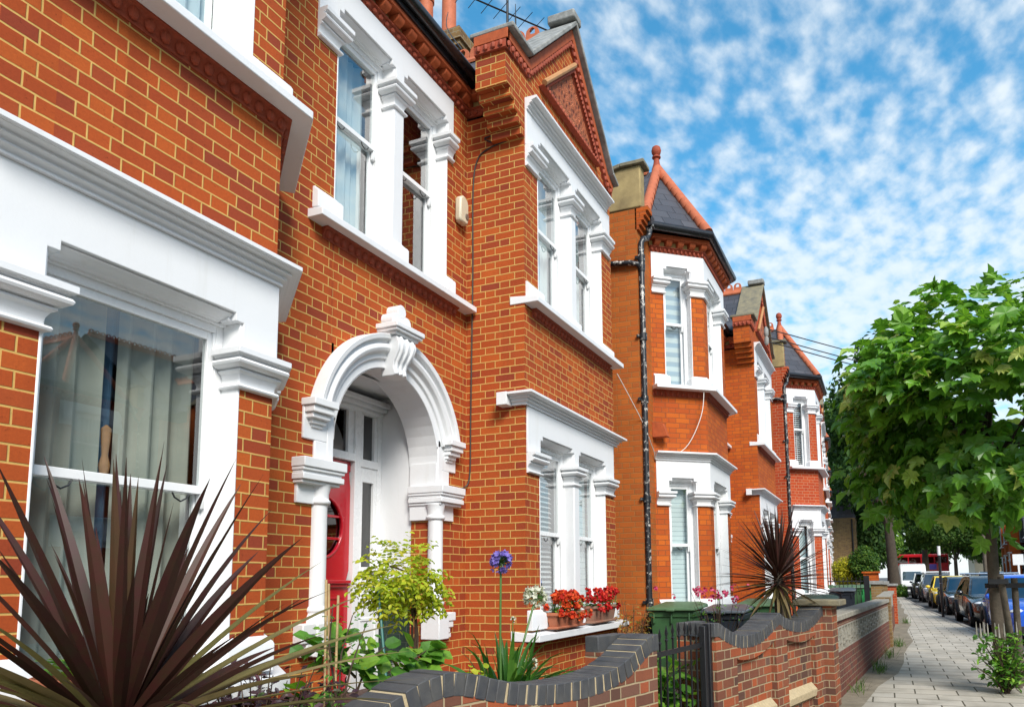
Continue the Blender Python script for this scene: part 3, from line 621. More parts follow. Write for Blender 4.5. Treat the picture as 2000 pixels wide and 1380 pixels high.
    for a_, b_ in ci:
        vx, vz = (a_ - ox) / rr, (b_ - oz) / rr; t = min(((x1 - ox) if vx > 0 else (ox - x0)) / max(abs(vx), 1e-6), (.53 if vz > 0 else .50) / max(abs(vz), 1e-6)); sq.append((ox + vx * t, oz + vz * t))
    yf = dy2 - .012
    dr.add([(a_, yf, b_) for a_, b_ in ci] + [(a_, yf, b_) for a_, b_ in sq] + [(a_, yf + .04, b_) for a_, b_ in ci], [(i, (i + 1) % n, n + (i + 1) % n, n + i) for i in range(n)] + [(i, (i + 1) % n, 2 * n + (i + 1) % n, 2 * n + i) for i in range(n)])
    dr.box(x0, x1, yf, yf + .04, oz + .53, zb); dr.box(x0, x1, yf, yf + .04, za, oz - .50)
    dr.tube([(a_, yf - .004, b_) for a_, b_ in ci + ci[:1]], .014, 6, False)
    for zz in (oz + .10, oz - .10): dr.box(ox - rr, ox + rr, yf, yf + .02, zz - .012, zz + .012)
    dr.box(x0 + .01, x1 - .02, yf - .05, yf, .0, .03); dr.box(x0 + .01, x1 - .03, yf - .03, yf, -.03, .0)
    for xa, xb in ((x0 + .1, x0 + .46), (x0 + .54, x1 - .1)):
        for za_, zb_ in ((-.32, -.12), (-.88, -.42)):
            dr.box(xa, xb, yf - .010, yf, za_, za_ + .018); dr.box(xa, xb, yf - .010, yf, zb_ - .018, zb_); dr.box(xa, xa + .018, yf - .010, yf, za_, zb_); dr.box(xb - .018, xb, yf - .010, yf, za_, zb_)
    door = dr.build('door', 'red_door', par, .004)
    MB().prism(ci, 'y', yf + .022, yf + .028).build('pane', 'glass_dark', door)
    MB().tube([(x0 + .12, yf - .03, .05), (x0 + .12, yf - .03, -.08)], .012, 8).build('handle', 'iron', door)
    return par
def canted_house(k, bm, label, det=2, inner=('shutter', 'shutter', 'zebra', 'zebra'), flank='brick_y'):
    dx, dy = SX * k, SY * k
    X = lambda *p: [(a + dx, b + dy) for a, b in p]
    D = lambda x, yy, z: (x + dx, yy + dy, z)
    par = thing('bay_fronted_house', (11.77 + dx, 2.36 + dy, -H0), label, 'house', 'brick terrace houses')
    A, B_, C_, E = (10.42, 3.03), (11.0, 2.36), (12.535, 2.36), (13.115, 3.03)
    path = X(A, B_, C_, E); L = plen(path); q = L[1]
    ops = [(.215, .675), (q + .24, q + 1.295), (q + 1.535 + .21, q + 1.535 + .67)]
    w = MB(); wall_path(w, X((9.81, 4.2), (9.81, 3.03), (10.42, 3.03)), -1.5, 5.3, []); w.build('pier_wall', flank, par)
    w = MB()
    for i in range(5): z = 4.98 + .066 * i; w.box(9.81 + dx, 10.02 + dx, 3.03 - .035 * (i + 1) + dy, 3.05 + dy, z, z + .062)
    w.build('corbel', bm, par)
    w = MB(); wall_path(w, path, -1.5, 4.99, [(a, b, UPZ[0], UPZ[1] + .045) for a, b in ops] + [(a, b, GRZ[0], GRZ[1] + .045) for a, b in ops])
    w.build('wall', bm, par)
    MB().box(9.79 + dx, 9.99 + dx, 2.95 + dy, 4.6 + dy, 5.305, 5.94).build('parapet', 'render_old', par, .02)
    MB().box(9.74 + dx, 10.04 + dx, 2.88 + dy, 3.25 + dy, 5.94, 6.0).prism([(3.25 + dy, 5.94), (3.62 + dy, 5.86), (4.6 + dy, 6.3), (4.6 + dy, 6.36), (3.62 + dy, 5.93), (3.25 + dy, 6.0)], 'x', 9.74 + dx, 10.04 + dx).build('parapet_coping', 'stone_dark', par, .012)
    order(par, path, ops, .02, L[-1] - .02, (2.85, 3.02), (4.26, 4.50), 4.655, 4.90); order(par, path, ops, .02, L[-1] - .02, (-.47, -.28), (1.06, 1.27), 1.43, 1.73)
    MB().sweep(cornice_prof(1.73, 1.85), path).build('cornice', 'white', par, .002, ang=24)
    lp = X((10.31, 3.03), A, B_, C_, E)
    sill(par, path, 2.78, 2.845, .17); eggs(par, path, 2.69, 2.78) if det > 1 else None; sill(par, path, -.575, -.495)
    eggs(par, path, 4.905, 4.985, step=.07); corbel_table(par, path, 4.99, 5.075, 5.14, .19)
    for i, (a, b) in enumerate(ops): window(par, path, a, b, *UPZ, inner[2 if i != 1 else 3], det > 1, 40 + i + k * 5); window(par, path, a, b, *GRZ, inner[0 if i != 1 else 1], det > 1, 50 + i + k * 5)
    gp = X((10.12, 2.98), (10.86, 2.19), (12.675, 2.19), (13.38, 2.98)); MB().tube([(*p, 5.19) for p in gp], .065, 10).build('gutter', 'black', par)
    ap = D(11.77, 3.25, 6.95); e = [D(*p, 5.22) for p in ((10.15, 3.05), (10.88, 2.24), (12.655, 2.24), (13.37, 3.05))]
    bk = D(11.77, 6.6, 6.95)
    rf = roof_sheet(par, [[e[1], e[2], ap], [e[0], e[1], ap], [e[2], e[3], ap], [e[0], ap, bk, D(10.15, 6.6, 5.22)], [e[3], D(13.37, 6.6, 5.22), bk, ap], [D(9.8, 4.2, 5.3), D(13.4, 4.2, 5.3), D(13.4, 7.55, 8.0), D(9.8, 7.55, 8.0)], [D(9.8, 7.55, 8.0), D(13.4, 7.55, 8.0), D(13.4, 11, 5.2), D(9.8, 11, 5.2)]])
    for p in e:
        h = MB(); a = Vector(p); b = Vector(ap); n = 11
        for i in range(n): h.tube([a + (b - a) * (i / n) + Vector((0, -.01, .015)), a + (b - a) * ((i + .97) / n) + Vector((0, -.01, .04))], [.088, .075], 10)
        h.build('hip_tiles', 'terra_light', rf)
    crest(rf, (ap[0], ap[1] + .15), (bk[0], bk[1]), 6.97)
    MB().lathe([(.10, 6.85), (.085, 6.98), (.055, 7.08), (.045, 7.16), (.075, 7.18), (.075, 7.20), (.05, 7.22), (.075, 7.26), (.085, 7.31), (.07, 7.37), (.03, 7.40)], (ap[0], ap[1]), 14).build('finial', 'terracotta', rf)
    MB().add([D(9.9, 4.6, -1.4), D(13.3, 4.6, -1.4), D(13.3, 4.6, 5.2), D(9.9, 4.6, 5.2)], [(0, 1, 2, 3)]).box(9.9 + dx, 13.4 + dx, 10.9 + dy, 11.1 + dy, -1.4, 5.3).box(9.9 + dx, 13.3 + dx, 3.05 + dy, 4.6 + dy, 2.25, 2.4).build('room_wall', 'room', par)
    # pipes on the pier
    px, py = 9.86 + dx, 2.985 + dy
    p = MB(); p.tube([(px + .24, py - .06, 5.16), (px + .24, py - .06, 5.03), (px + .16, py - .05, 4.92), (px + .03, py - .02, 4.86), (px, py, 4.78), (px, py, -1.36)], .042, 10)
    for z in (4.55, 3.4, 2.5, 1.1, -.3): p.lathe([(.056, z - .05), (.056, z + .05)], (px, py), 10); p.box(px - .09, px + .09, py + .03, py + .07, z - .02, z + .02)
    p.tube([(9.755 + dx, 3.95 + dy, 4.58), (9.755 + dx, 3.10 + dy, 4.47), (9.78 + dx, 3.02 + dy, 4.45), (px, py, 4.40)], .038, 10); p.lathe([(.05, 4.36), (.056, 4.44), (.05, 4.5)], (px, py), 10)
    p.box(px + .16, px + .32, py - .12, py + .04, 5.12, 5.27)
    p.build('downpipe', 'pipe', par)
    if det > 1:
        ch = MB(); cx0 = 9.80 - SX + dx if False else 9.80 + dx
    return par
def chimney(par, dx, dy):
    m = MB(); m.box(9.80 + dx, 10.25 + dx, 6.0 + dy, 7.6 + dy, 5.5, 8.72).box(9.74 + dx, 10.31 + dx, 5.94 + dy, 7.66 + dy, 8.72, 8.80).box(9.70 + dx, 10.35 + dx, 5.90 + dy, 7.7 + dy, 8.80, 8.88).box(9.76 + dx, 10.29 + dx, 5.96 + dy, 7.64 + dy, 8.88, 9.06)
    c = m.build('chimney', 'brick_stock', par)
    for i, yy in enumerate((6.32, 6.78, 7.25)):
        h = .95 if i < 2 else .6
        MB().lathe([(.15, 9.0), (.145, 9.05), (.125, 9.1), (.120, 9.05 + h * .9), (.14, 9.05 + h * .92), (.14, 9.05 + h), (.11, 9.05 + h)], (10.02 + dx, yy + dy), 16).build('chimney_pot', 'terra_light' if i < 2 else 'black', c)
# ------------------------------------------------------------------ camera, sky, sun
cam = bpy.data.cameras.new('camera'); co = bpy.data.objects.new('camera', cam); C.objects.link(co)
cam.sensor_width = 36; cam.sensor_fit = 'HORIZONTAL'; cam.lens = 1463.84 / 2000 * 36; cam.shift_x = (1000 - 1113.96) / 2000; cam.shift_y = (960.82 - 690) / 2000
cam.clip_start = .05; cam.clip_end = 3000
rt = Vector((.38740, -.92183, -.01200)); up = Vector((-.10337, -.05637, .99304)); bk = Vector((-.91610, -.38347, -.11713))
co.matrix_world = Matrix(((rt.x, up.x, bk.x, 0), (rt.y, up.y, bk.y, 0), (rt.z, up.z, bk.z, H0), (0, 0, 0, 1)))
SC.camera = co
SUN_EL, SUN_DIR = R(40), Vector((-.72, -.69, 0)).normalized()      # towards the sun, in plan
sun = bpy.data.lights.new('sun', 'SUN'); so = bpy.data.objects.new('sun', sun); C.objects.link(so)
sun.energy = 2.9; sun.angle = R(22); sun.color = (1, .95, .87)
sd = Vector((SUN_DIR.x * math.cos(SUN_EL), SUN_DIR.y * math.cos(SUN_EL), math.sin(SUN_EL)))
so.rotation_euler = sd.to_track_quat('Z', 'Y').to_euler()
W = bpy.data.worlds.new('World'); SC.world = W; W.use_nodes = True; nt = W.node_tree; K = nt.links.new
bg = nt.nodes['Background']; bg.inputs[1].default_value = .085
sky = nd(nt, 'ShaderNodeTexSky', sky_type='NISHITA'); sky.sun_disc = False; sky.sun_elevation = SUN_EL
sky.sun_rotation = math.atan2(SUN_DIR.x, SUN_DIR.y); sky.air_density = 1.0; sky.dust_density = .6; sky.ozone_density = 2.2
tc = nd(nt, 'ShaderNodeTexCoord').outputs['Generated']
sx = nd(nt, 'ShaderNodeSeparateXYZ'); K(tc, sx.inputs[0])
zc = mth(nt, 'ADD', mth(nt, 'MAXIMUM', sx.outputs[2], 0.0), .12)      # cloud sheet overhead: project the direction on a flat layer
cv = nd(nt, 'ShaderNodeCombineXYZ'); K(mth(nt, 'DIVIDE', sx.outputs[0], zc), cv.inputs[0]); K(mth(nt, 'DIVIDE', sx.outputs[1], zc), cv.inputs[1])
mp = nd(nt, 'ShaderNodeMapping'); mp.inputs['Rotation'].default_value = (0, 0, R(35)); mp.inputs['Scale'].default_value = (1.0, 1.55, 1); K(cv.outputs[0], mp.inputs[0])
n1 = noise(nt, mp.outputs[0], 12.5, 5, .48); n2 = noise(nt, mp.outputs[0], 1.3, 4, .5); n3 = noise(nt, mp.outputs[0], 24., 4, .6)
puff = mth(nt, 'ADD', mth(nt, 'MULTIPLY', n1, .75), mth(nt, 'ADD', mth(nt, 'MULTIPLY', n2, .45), mth(nt, 'MULTIPLY', n3, .10)))
low = mrange(nt, sx.outputs[2], .05, .62, .26, -.02)
cl = mrange(nt, mth(nt, 'ADD', puff, low), .49, .88, 0, .84, smooth=True)
hsv = nd(nt, 'ShaderNodeHueSaturation', inp={'Hue': .480, 'Saturation': 1.30, 'Value': 1.85}); K(sky.outputs[0], hsv.inputs['Color'])
cc = mixc(nt, mrange(nt, n1, .35, .75), (5.8, 6.7, 7.3), (7.0, 7.5, 7.8))
K(mixc(nt, cl, hsv.outputs[0], cc), bg.inputs[0])
SC.view_settings.view_transform = 'Standard'; SC.view_settings.look = 'None'; SC.view_settings.gamma = 1; SC.view_settings.exposure = 0.72
SC.render.engine = 'CYCLES'; SC.cycles.use_denoising = True; SC.cycles.max_bounces = 8; SC.cycles.transparent_max_bounces = 24

# ------------------------------------------------------------------ houses
canted_house(-1, 'brick_a', 'red brick house with the big sash window behind the nearest spiky palm', 2, ('side', 'curtain', 'side', 'voile'), 'brick_a')
g0 = gable_house(0, 'brick_a', 'red brick gabled house with a red front door in a white arch', 2)
chimney(g0, 0, 0)
c0 = canted_house(0, 'brick_b', 'orange brick house with a slate hipped bay roof and black drainpipe beside the gabled house', 2)
g1 = gable_house(1, 'brick_b', 'second gabled orange brick house, with overhead wires fixed to its gable', 1, ('voile', 'voile', 'voile', 'voile'), ('voile', 'voile'))
c1 = canted_house(1, 'brick_c', 'red brick house with the second hipped bay roof, behind the far spiky palm', 1, ('voile', 'voile', 'slats', 'voile'), 'brick_c')
def moved(o, k, ux, uy, rot, label):
    c = copy_tree(o); c.location = (ux, uy, 0); c.rotation_euler.z = rot; c['label'] = label; return c
far = ['third', 'fourth', 'fifth', 'sixth']
for i in range(4):
    x, y, r = 25.13 + 9.2 * i, 1.72 + .55 * i, R(3)
    moved(g1, i, x, y, r, far[i] + ' gabled red brick house along the terrace, seen edge on')
    moved(c1, i, x + 5.24, y + .25, r, far[i] + ' bay fronted red brick house along the terrace, seen edge on')
# the other side of the street
for i in range(4):
    x = 28 - 9.3 * i
    moved(g1, i, x, -12.2, PI, 'gabled brick house across the road, %s from the corner behind the camera' % far[i])
    moved(c1, i, x - 5.24, -13.05, PI, 'bay fronted brick house across the road, %s from the corner behind the camera' % far[i])
for i in range(3):
    x, y = 71 + 9.3 * i, -9.3 - .9 * i
    moved(g1, i, x, y, PI - R(5), ['gabled red brick house across the road behind the white board', 'gabled red brick house across the road seen left of the young tree trunk', 'farthest gabled red brick house across the road'][i])
    moved(c1, i, x - 5.24, y - .5, PI - R(5), ['bay fronted red brick house across the road nearest the right edge', 'bay fronted red brick house across the road behind the young tree trunk', 'farthest bay fronted red brick house across the road'][i])

# ------------------------------------------------------------------ ground
def asphalt():
    m, nt, b = mat('asphalt'); tc = nd(nt, 'ShaderNodeTexCoord').outputs['Object']
    nt.links.new(mixc(nt, noise(nt, tc, 1.2, 6, .6), (.055, .055, .056), (.085, .083, .08)), b.inputs['Base Color']); b.inputs['Roughness'].default_value = .9
    bump(nt, b, noise(nt, tc, 160., 3), .5, .006); return m
M['asphalt'] = asphalt()
M['paver'] = brick('concrete_pavers', [(.47, .43, .36), (.53, .485, .41), (.43, .40, .345), (.49, .44, .36)], (.10, .09, .065), course=.40, joint=.016, flem=False, L=.46, grime=.35, jb=1.0, spread=.9, stain=(.31, .285, .235))
M['kerb'] = plain('granite_kerb', (.27, .25, .22), .9, sc=9, bs=.4, var=.35)
M['soil'] = plain('garden_soil', (.05, .038, .026), .95, sc=12, bs=.8, bsc=30, var=.5, col2=(.11, .09, .06))
g = MB(z0=0); g.add([(-400, -900, -.10), (1500, -900, -.10), (1500, 900, -.10), (-400, 900, -.10)], [(0, 1, 2, 3)])
tag(g.build('road', 'asphalt'), None, None, kind='structure')
WALL = [(-12, 4.2), (-3, 2.9), (1.5, 2.12), (3.05, 1.80), (4.77, 1.40), (5.88, 1.245), (8.60, .66), (12.5, .27), (16.4, .0), (22, -.12), (30, -.22), (50, -.20), (75, .1), (120, 2.)]
KERB = [(-12, -1.0), (0, -1.8), (8, -2.1), (15.3, -2.25), (21.2, -2.12), (30, -1.75), (38, -1.40), (58, -.95), (75, -.6), (120, 1.2)]
def lerp(P, x):
    for (a, b), (c, d) in zip(P, P[1:]):
        if x <= c: return b + (d - b) * (x - a) / (c - a)
    return P[-1][1]
xs_ = [-12 + 1.5 * i for i in range(89)]
p = MB(z0=0); n = len(xs_)
KY = [lerp(KERB, x) for x in xs_]; KY = [sum(KY[max(0, i - 2):i + 3]) / len(KY[max(0, i - 2):i + 3]) for i in range(n)]
p.add([(x, k + .14, 0) for x, k in zip(xs_, KY)] + [(x, lerp(WALL, x) + .12, 0) for x in xs_], [(i, i + 1, n + i + 1, n + i) for i in range(n - 1)])
tag(p.build('pavement', 'paver'), None, None, kind='structure')
k = MB(z0=0); kp = list(zip(xs_, KY))
k.sweep([(0, -.12), (0, .0), (-.012, .012), (-.138, .012), (-.138, -.12)], kp)
tag(k.build('kerb', 'kerb'), None, None, kind='structure')
s = MB(z0=0); s.add([(x, lerp(WALL, x) + .10, -.006) for x in xs_] + [(x, 12, -.006) for x in xs_], [(i, i + 1, n + i + 1, n + i) for i in range(n - 1)])
tag(s.build('garden_ground', 'soil'), None, None, kind='structure')
M['dirt'] = plain('trodden_dirt_edge', (.26, .22, .16), .95, sc=4, bs=.8, bsc=25, col2=(.13, .11, .075))
v = MB(z0=0); ed = [lerp(WALL, x) for x in xs_]; wv = [.34 + .10 * math.sin(x * 2.1) + .06 * math.sin(x * 5.3) for x in xs_]
v.add([(x, y - w_, .004) for x, y, w_ in zip(xs_, ed, wv)] + [(x, y + .12, .004) for x, y in zip(xs_, ed)], [(i, i + 1, n + i + 1, n + i) for i in range(n - 1)])
tag(v.build('verge', 'dirt'), None, None, kind='structure')
p = MB(z0=0); p.add([(-30, -8.2, 0), (160, -8.2, 0), (160, -14, 0), (-30, -14, 0)], [(0, 1, 2, 3)]).box(-30, 160, -8.2, -8.05, -.12, .012)
tag(p.build('far_pavement', 'paver'), None, None, kind='structure')
# ------------------------------------------------------------------ garden walls and the gate
def curve_fn(P):
    P = sorted(P)
    def f(u):
        if u <= P[0][0]: return P[0][1]
        for i in range(len(P) - 1):
            (a, b), (c, d) = P[i], P[i + 1]
            if u <= c:
                m = lambda j: (P[min(j + 1, len(P) - 1)][1] - P[max(j - 1, 0)][1]) / (P[min(j + 1, len(P) - 1)][0] - P[max(j - 1, 0)][0])
                t = (u - a) / (c - a); h = c - a
                return (2 * t ** 3 - 3 * t * t + 1) * b + (t ** 3 - 2 * t * t + t) * h * m(i) + (-2 * t ** 3 + 3 * t * t) * d + (t ** 3 - t * t) * h * m(i + 1)
        return P[-1][1]
    return f
def wavy_wall(label, p, q, prof, piers, panel_sill, pier_end, flat=None):
    """Garden wall with a scalloped brick-on-edge coping; prof is [(u, z of coping top)] along p->q."""
    par = thing('garden_wall', (p[0], p[1], -H0), label, 'garden wall', 'brick garden walls')
    T = frame(p, q); L = math.dist(p, q); f = curve_fn(prof); cp = MB(T); mo = MB(T); w = MB(T)
    pts = [(i * .01, f(i * .01)) for i in range(int(L / .01) + 1)]; s = 0; nxt = .0; rr = random.Random(3)
    mo.prism([(a, b - .006) for a, b in pts[::4]] + [(a, b - .100) for a, b in pts[::-4]], 'y', .004, .221)
    for i in range(1, len(pts)):
        s += math.dist(pts[i], pts[i - 1])
        if s >= nxt:
            u, z = pts[i]; e = pts[min(i + 4, len(pts) - 1)], pts[max(i - 4, 0)]; tx, tz = e[0][0] - e[1][0], e[0][1] - e[1][1]; l = math.hypot(tx, tz); tx /= l; tz /= l
            h = .0325; jx = rr.uniform(-.002, .002); top = rr.uniform(-.002, .003)
            c = [(u + tx * a - tz * b, z + tz * a + tx * b) for a, b in ((-h, top), (h, top), (h, -.106), (-h, -.106))]
            d0 = -.004 + rr.uniform(-.003, .003)
            cp.prism(c, 'y', d0, d0 + .226)
            nxt += .0765
    if pier_end:
        a, b = (L - .34, L + .012) if pier_end > 0 else (-.012, .34)
        zz = f(L) if pier_end > 0 else f(0)
        cp.box(a + .01, b - .006, .236, .338, zz - .104, zz - .002)
    rec = lambda u: not any(a <= u <= b for a, b in piers)
    st = .05; n = int(L / st)
    for i in range(n):
        u0, u1 = i * L / n, (i + 1) * L / n; z0, z1 = f(u0) - .100, f(u1) - .100
        if rec((u0 + u1) / 2):
            w.prism([(u0, z0 - .10), (u1, z1 - .10), (u1, z1), (u0, z0)], 'y', 0, .215); w.prism([(u0, -1.5), (u1, -1.5), (u1, z1 - .10), (u0, z0 - .10)], 'y', .05, .215)
        else: w.prism([(u0, -1.5), (u1, -1.5), (u1, z1), (u0, z0)], 'y', 0, .215)
    if pier_end: w.box(*((L - .335, L) if pier_end > 0 else (0, .335)), .215, .335, -1.5, (f(L) if pier_end > 0 else f(0)) - .10)
    # back-to-back column faces inside the wall are hidden; brick pattern comes from the face UVs
    w.build('wall', 'brick_garden', par); cp.build('coping', 'blue_brick', par, .005); mo.build('coping_joints', 'cop_mortar', par)
    if panel_sill:
        sl = MB(T)
        for a, b in panel_sill: sl.prism([(-.01, -1.13), (.055, -1.06), (.06, -1.2), (.0, -1.2)], 'x', a, b)
        sl.build('panel_sill', 'cop_mortar', par, .006)
    return par
w1p, w1q = (1.55, 2.147), (4.77, 1.402); L1 = math.dist(w1p, w1q); cu = lambda x: (x - 1.55) / (4.77 - 1.55) * L1
P1 = [(4.77, -.350), (4.69, -.356), (4.613, -.386), (4.44, -.468), (4.241, -.522), (4.057, -.543), (3.802, -.543), (3.576, -.526), (3.366, -.493), (3.237, -.462), (3.115, -.429), (3.035, -.410), (2.961, -.401), (2.89, -.404), (2.828, -.413), (2.747, -.434), (2.681, -.459), (2.612, -.482), (2.5, -.522), (2.3, -.56), (2.0, -.56), (1.75, -.50), (1.55, -.44)]
wavy_wall('brick garden wall with a wavy blue brick coping, left of the iron gate', w1p, w1q, [(cu(x), z) for x, z in P1], [(cu(4.15), 9), (cu(2.7), cu(3.15))], [(cu(3.2), cu(4.12))], 1)
w2p, w2q = (5.86, 1.249), (8.62, .656); L2 = math.dist(w2p, w2q); cv = lambda x: (x - 5.86) / (8.62 - 5.86) * L2
P2 = [(5.86, -.340), (5.93, -.345), (6.03, -.380), (6.176, -.425), (6.318, -.459), (6.431, -.470), (6.622, -.470), (6.825, -.443), (7.045, -.384), (7.20, -.335), (7.26, -.322), (7.32, -.335), (7.404, -.368), (7.573, -.401), (7.823, -.428), (8.05, -.425), (8.302, -.379), (8.503, -.315), (8.62, -.294)]
wavy_wall('brick garden wall with two blue brick scallops, right of the iron gate', w2p, w2q, [(cv(x), z) for x, z in P2], [(-1, .40), (cv(7.12), cv(7.42)), (cv(8.28), 9)], [(.42, cv(7.10)), (cv(7.44), cv(8.26))], -1)
# gate
ga, gb = (4.79, 1.46), (5.83, 1.33)
G = thing('garden_gate', ((ga[0] + gb[0]) / 2, (ga[1] + gb[1]) / 2, -H0), 'black iron gate with spear tops between the two wavy garden walls', 'gate')
T = frame(ga, gb); gl = math.dist(ga, gb); b = MB(T)
def spear(m, u, z0, z1, r=.008, d=0.):
    m.tube([(u, d, z0), (u, d, z1 - .11)], r, 6); m.tube([(u, d, z1 - .115), (u, d, z1 - .10), (u, d, z1 - .092)], [r, r * 1.9, r], 6)
    m.tube([(u, d, z1 - .092), (u, d, z1 - .075), (u, d, z1 - .055), (u, d, z1)], [r * .9, r * .8, r * 1.7, .001], 6)
for i in range(9): spear(b, .06 + i * .115, -1.25, -.35 + .05 * math.sin(PI * (i + .5) / 9))
for i in range(8): spear(b, .117 + i * .115, -1.25, -.98)
b.build('bars', 'iron', G)
b = MB(T); b.box(0, gl, -.008, .008, -.515, -.480).box(0, gl, -.008, .008, -1.26, -1.22).box(0, gl, -.006, .006, -1.08, -1.055); b.build('rail', 'iron', G)
b = MB(T); b.box(gl - .02, gl + .03, -.05, .01, -1.3, -.34); b.build('post', 'iron', G, .006)
b = MB(T); b.box(gl - .085, gl - .03, -.035, .015, -1.28, -.355); b.build('stile', 'iron', G, .006)
MB(T).box(0, .03, -.02, .02, -1.28, -.45).build('stile', 'iron', G, .004)
# low wall with pierced concrete screen
sp, sq = (8.92, .60), (16.35, .02)
S = thing('screen_wall', (sp[0], sp[1], -H0), 'low brick wall with a pierced concrete screen and slab coping', 'garden wall', 'brick garden walls')
T = frame(sp, sq); sl = math.dist(sp, sq)
MB(T).box(0, sl, 0, .2, -1.5, -.86).build('wall', 'brick_screen', S)
MB(T).box(0, sl, .01, .19, -.575, -.50).build('upper_course', 'brick_screen', S)
MB(T).box(-.02, sl, -.03, .23, -.50, -.435).build('coping', 'concrete', S, .008)
m = MB(T); nb = 14; bw = sl / nb; zb, zt = -.86, -.575; bh = zt - zb
for i in range(nb):
    u = i * bw
    for a, c, e, g_ in ((0, .045, 0, 1), (.955, 1, 0, 1), (.045, .955, 0, .06), (.045, .955, .94, 1), (.46, .56, .06, .94), (.045, .46, .30, .38), (.045, .46, .62, .70), (.56, .955, .46, .54), (.22, .30, .38, .62), (.72, .80, .54, .80), (.56, .80, .72, .80), (.70, .955, .22, .30)):
        m.box(u + a * bw, u + c * bw, .0, .03, zb + e * bh, zb + g_ * bh)
m.build('screen', 'concrete', S)
MB(T).box(-.36, 0, -.06, .26, -1.5, -.30).build('pier', 'brick_garden', S, .004)
MB(T).box(-.42, .04, -.16, .34, -.30, -.235).build('pier_cap', 'stone_dark', S, .012)
MB(T).box(sl, sl + .34, -.04, .28, -1.5, -.40).build('pier', 'brick_stock', S)
sp2, sq2 = (16.7, .02), (24.0, -.13); T = frame(sp2, sq2); sl2 = math.dist(sp2, sq2)
S2 = thing('screen_wall', (sp2[0], sp2[1], -H0), 'farther low wall with a pale screen, running on along the pavement', 'garden wall', 'brick garden walls')
MB(T).box(0, sl2, 0, .2, -1.5, -.80).build('wall', 'brick_screen', S2); MB(T).box(0, sl2, .02, .18, -.80, -.47).build('screen', 'concrete', S2); MB(T).box(0, sl2, -.03, .23, -.47, -.40).build('coping', 'concrete', S2, .008)
def pier(x, y, w, z1, label, m='brick_c', capm='stone', h=.07):
    P = thing('gate_pier', (x, y, -H0), label, 'pier', 'brick gate piers')
    MB().box(x - w / 2, x + w / 2, y - w / 2, y + w / 2, -1.5, z1).build('pier', m, P)
    MB().box(x - w / 2 - .05, x + w / 2 + .05, y - w / 2 - .05, y + w / 2 + .05, z1, z1 + h).build('pier_cap', capm, P, .012)
pier(24.6, -.06, .34, -.27, 'brick pier with a pale stone cap at the end of the screen walls')
pier(26.3, .48, .46, .12, 'tall orange brick pier with a flat brick cap below the round bush', 'brick_b', 'brick_b', .06)
pier(22.4, .28, .30, -.20, 'yellow brick pier with a rough stone cap beside the railings, left one', 'brick_stock', 'stone', .10)
pier(23.4, .16, .30, -.22, 'yellow brick pier with a rough stone cap beside the railings, right one', 'brick_stock', 'stone', .10)
RL = thing('railings', (22.0, 1.4, -H0), 'black iron railings in front of the green bins', 'railings')
for a, c in (((21.6, 3.0), (22.0, 1.5)), ((22.0, 1.5), (22.1, .52))):
    T = frame(a, c); l = math.dist(a, c); m = MB(T)
    for i in range(int(l / .11)): spear(m, .05 + i * .11, -1.35, .02, .010)
    m.build('bars', 'iron', RL); MB(T).box(0, l, -.012, .012, -.12, -.09).box(0, l, -.012, .012, -1.25, -1.21).build('rail', 'iron', RL)
MB().box(22.05, 22.2, .46, .60, -1.4, .04).build('post', 'iron', RL)

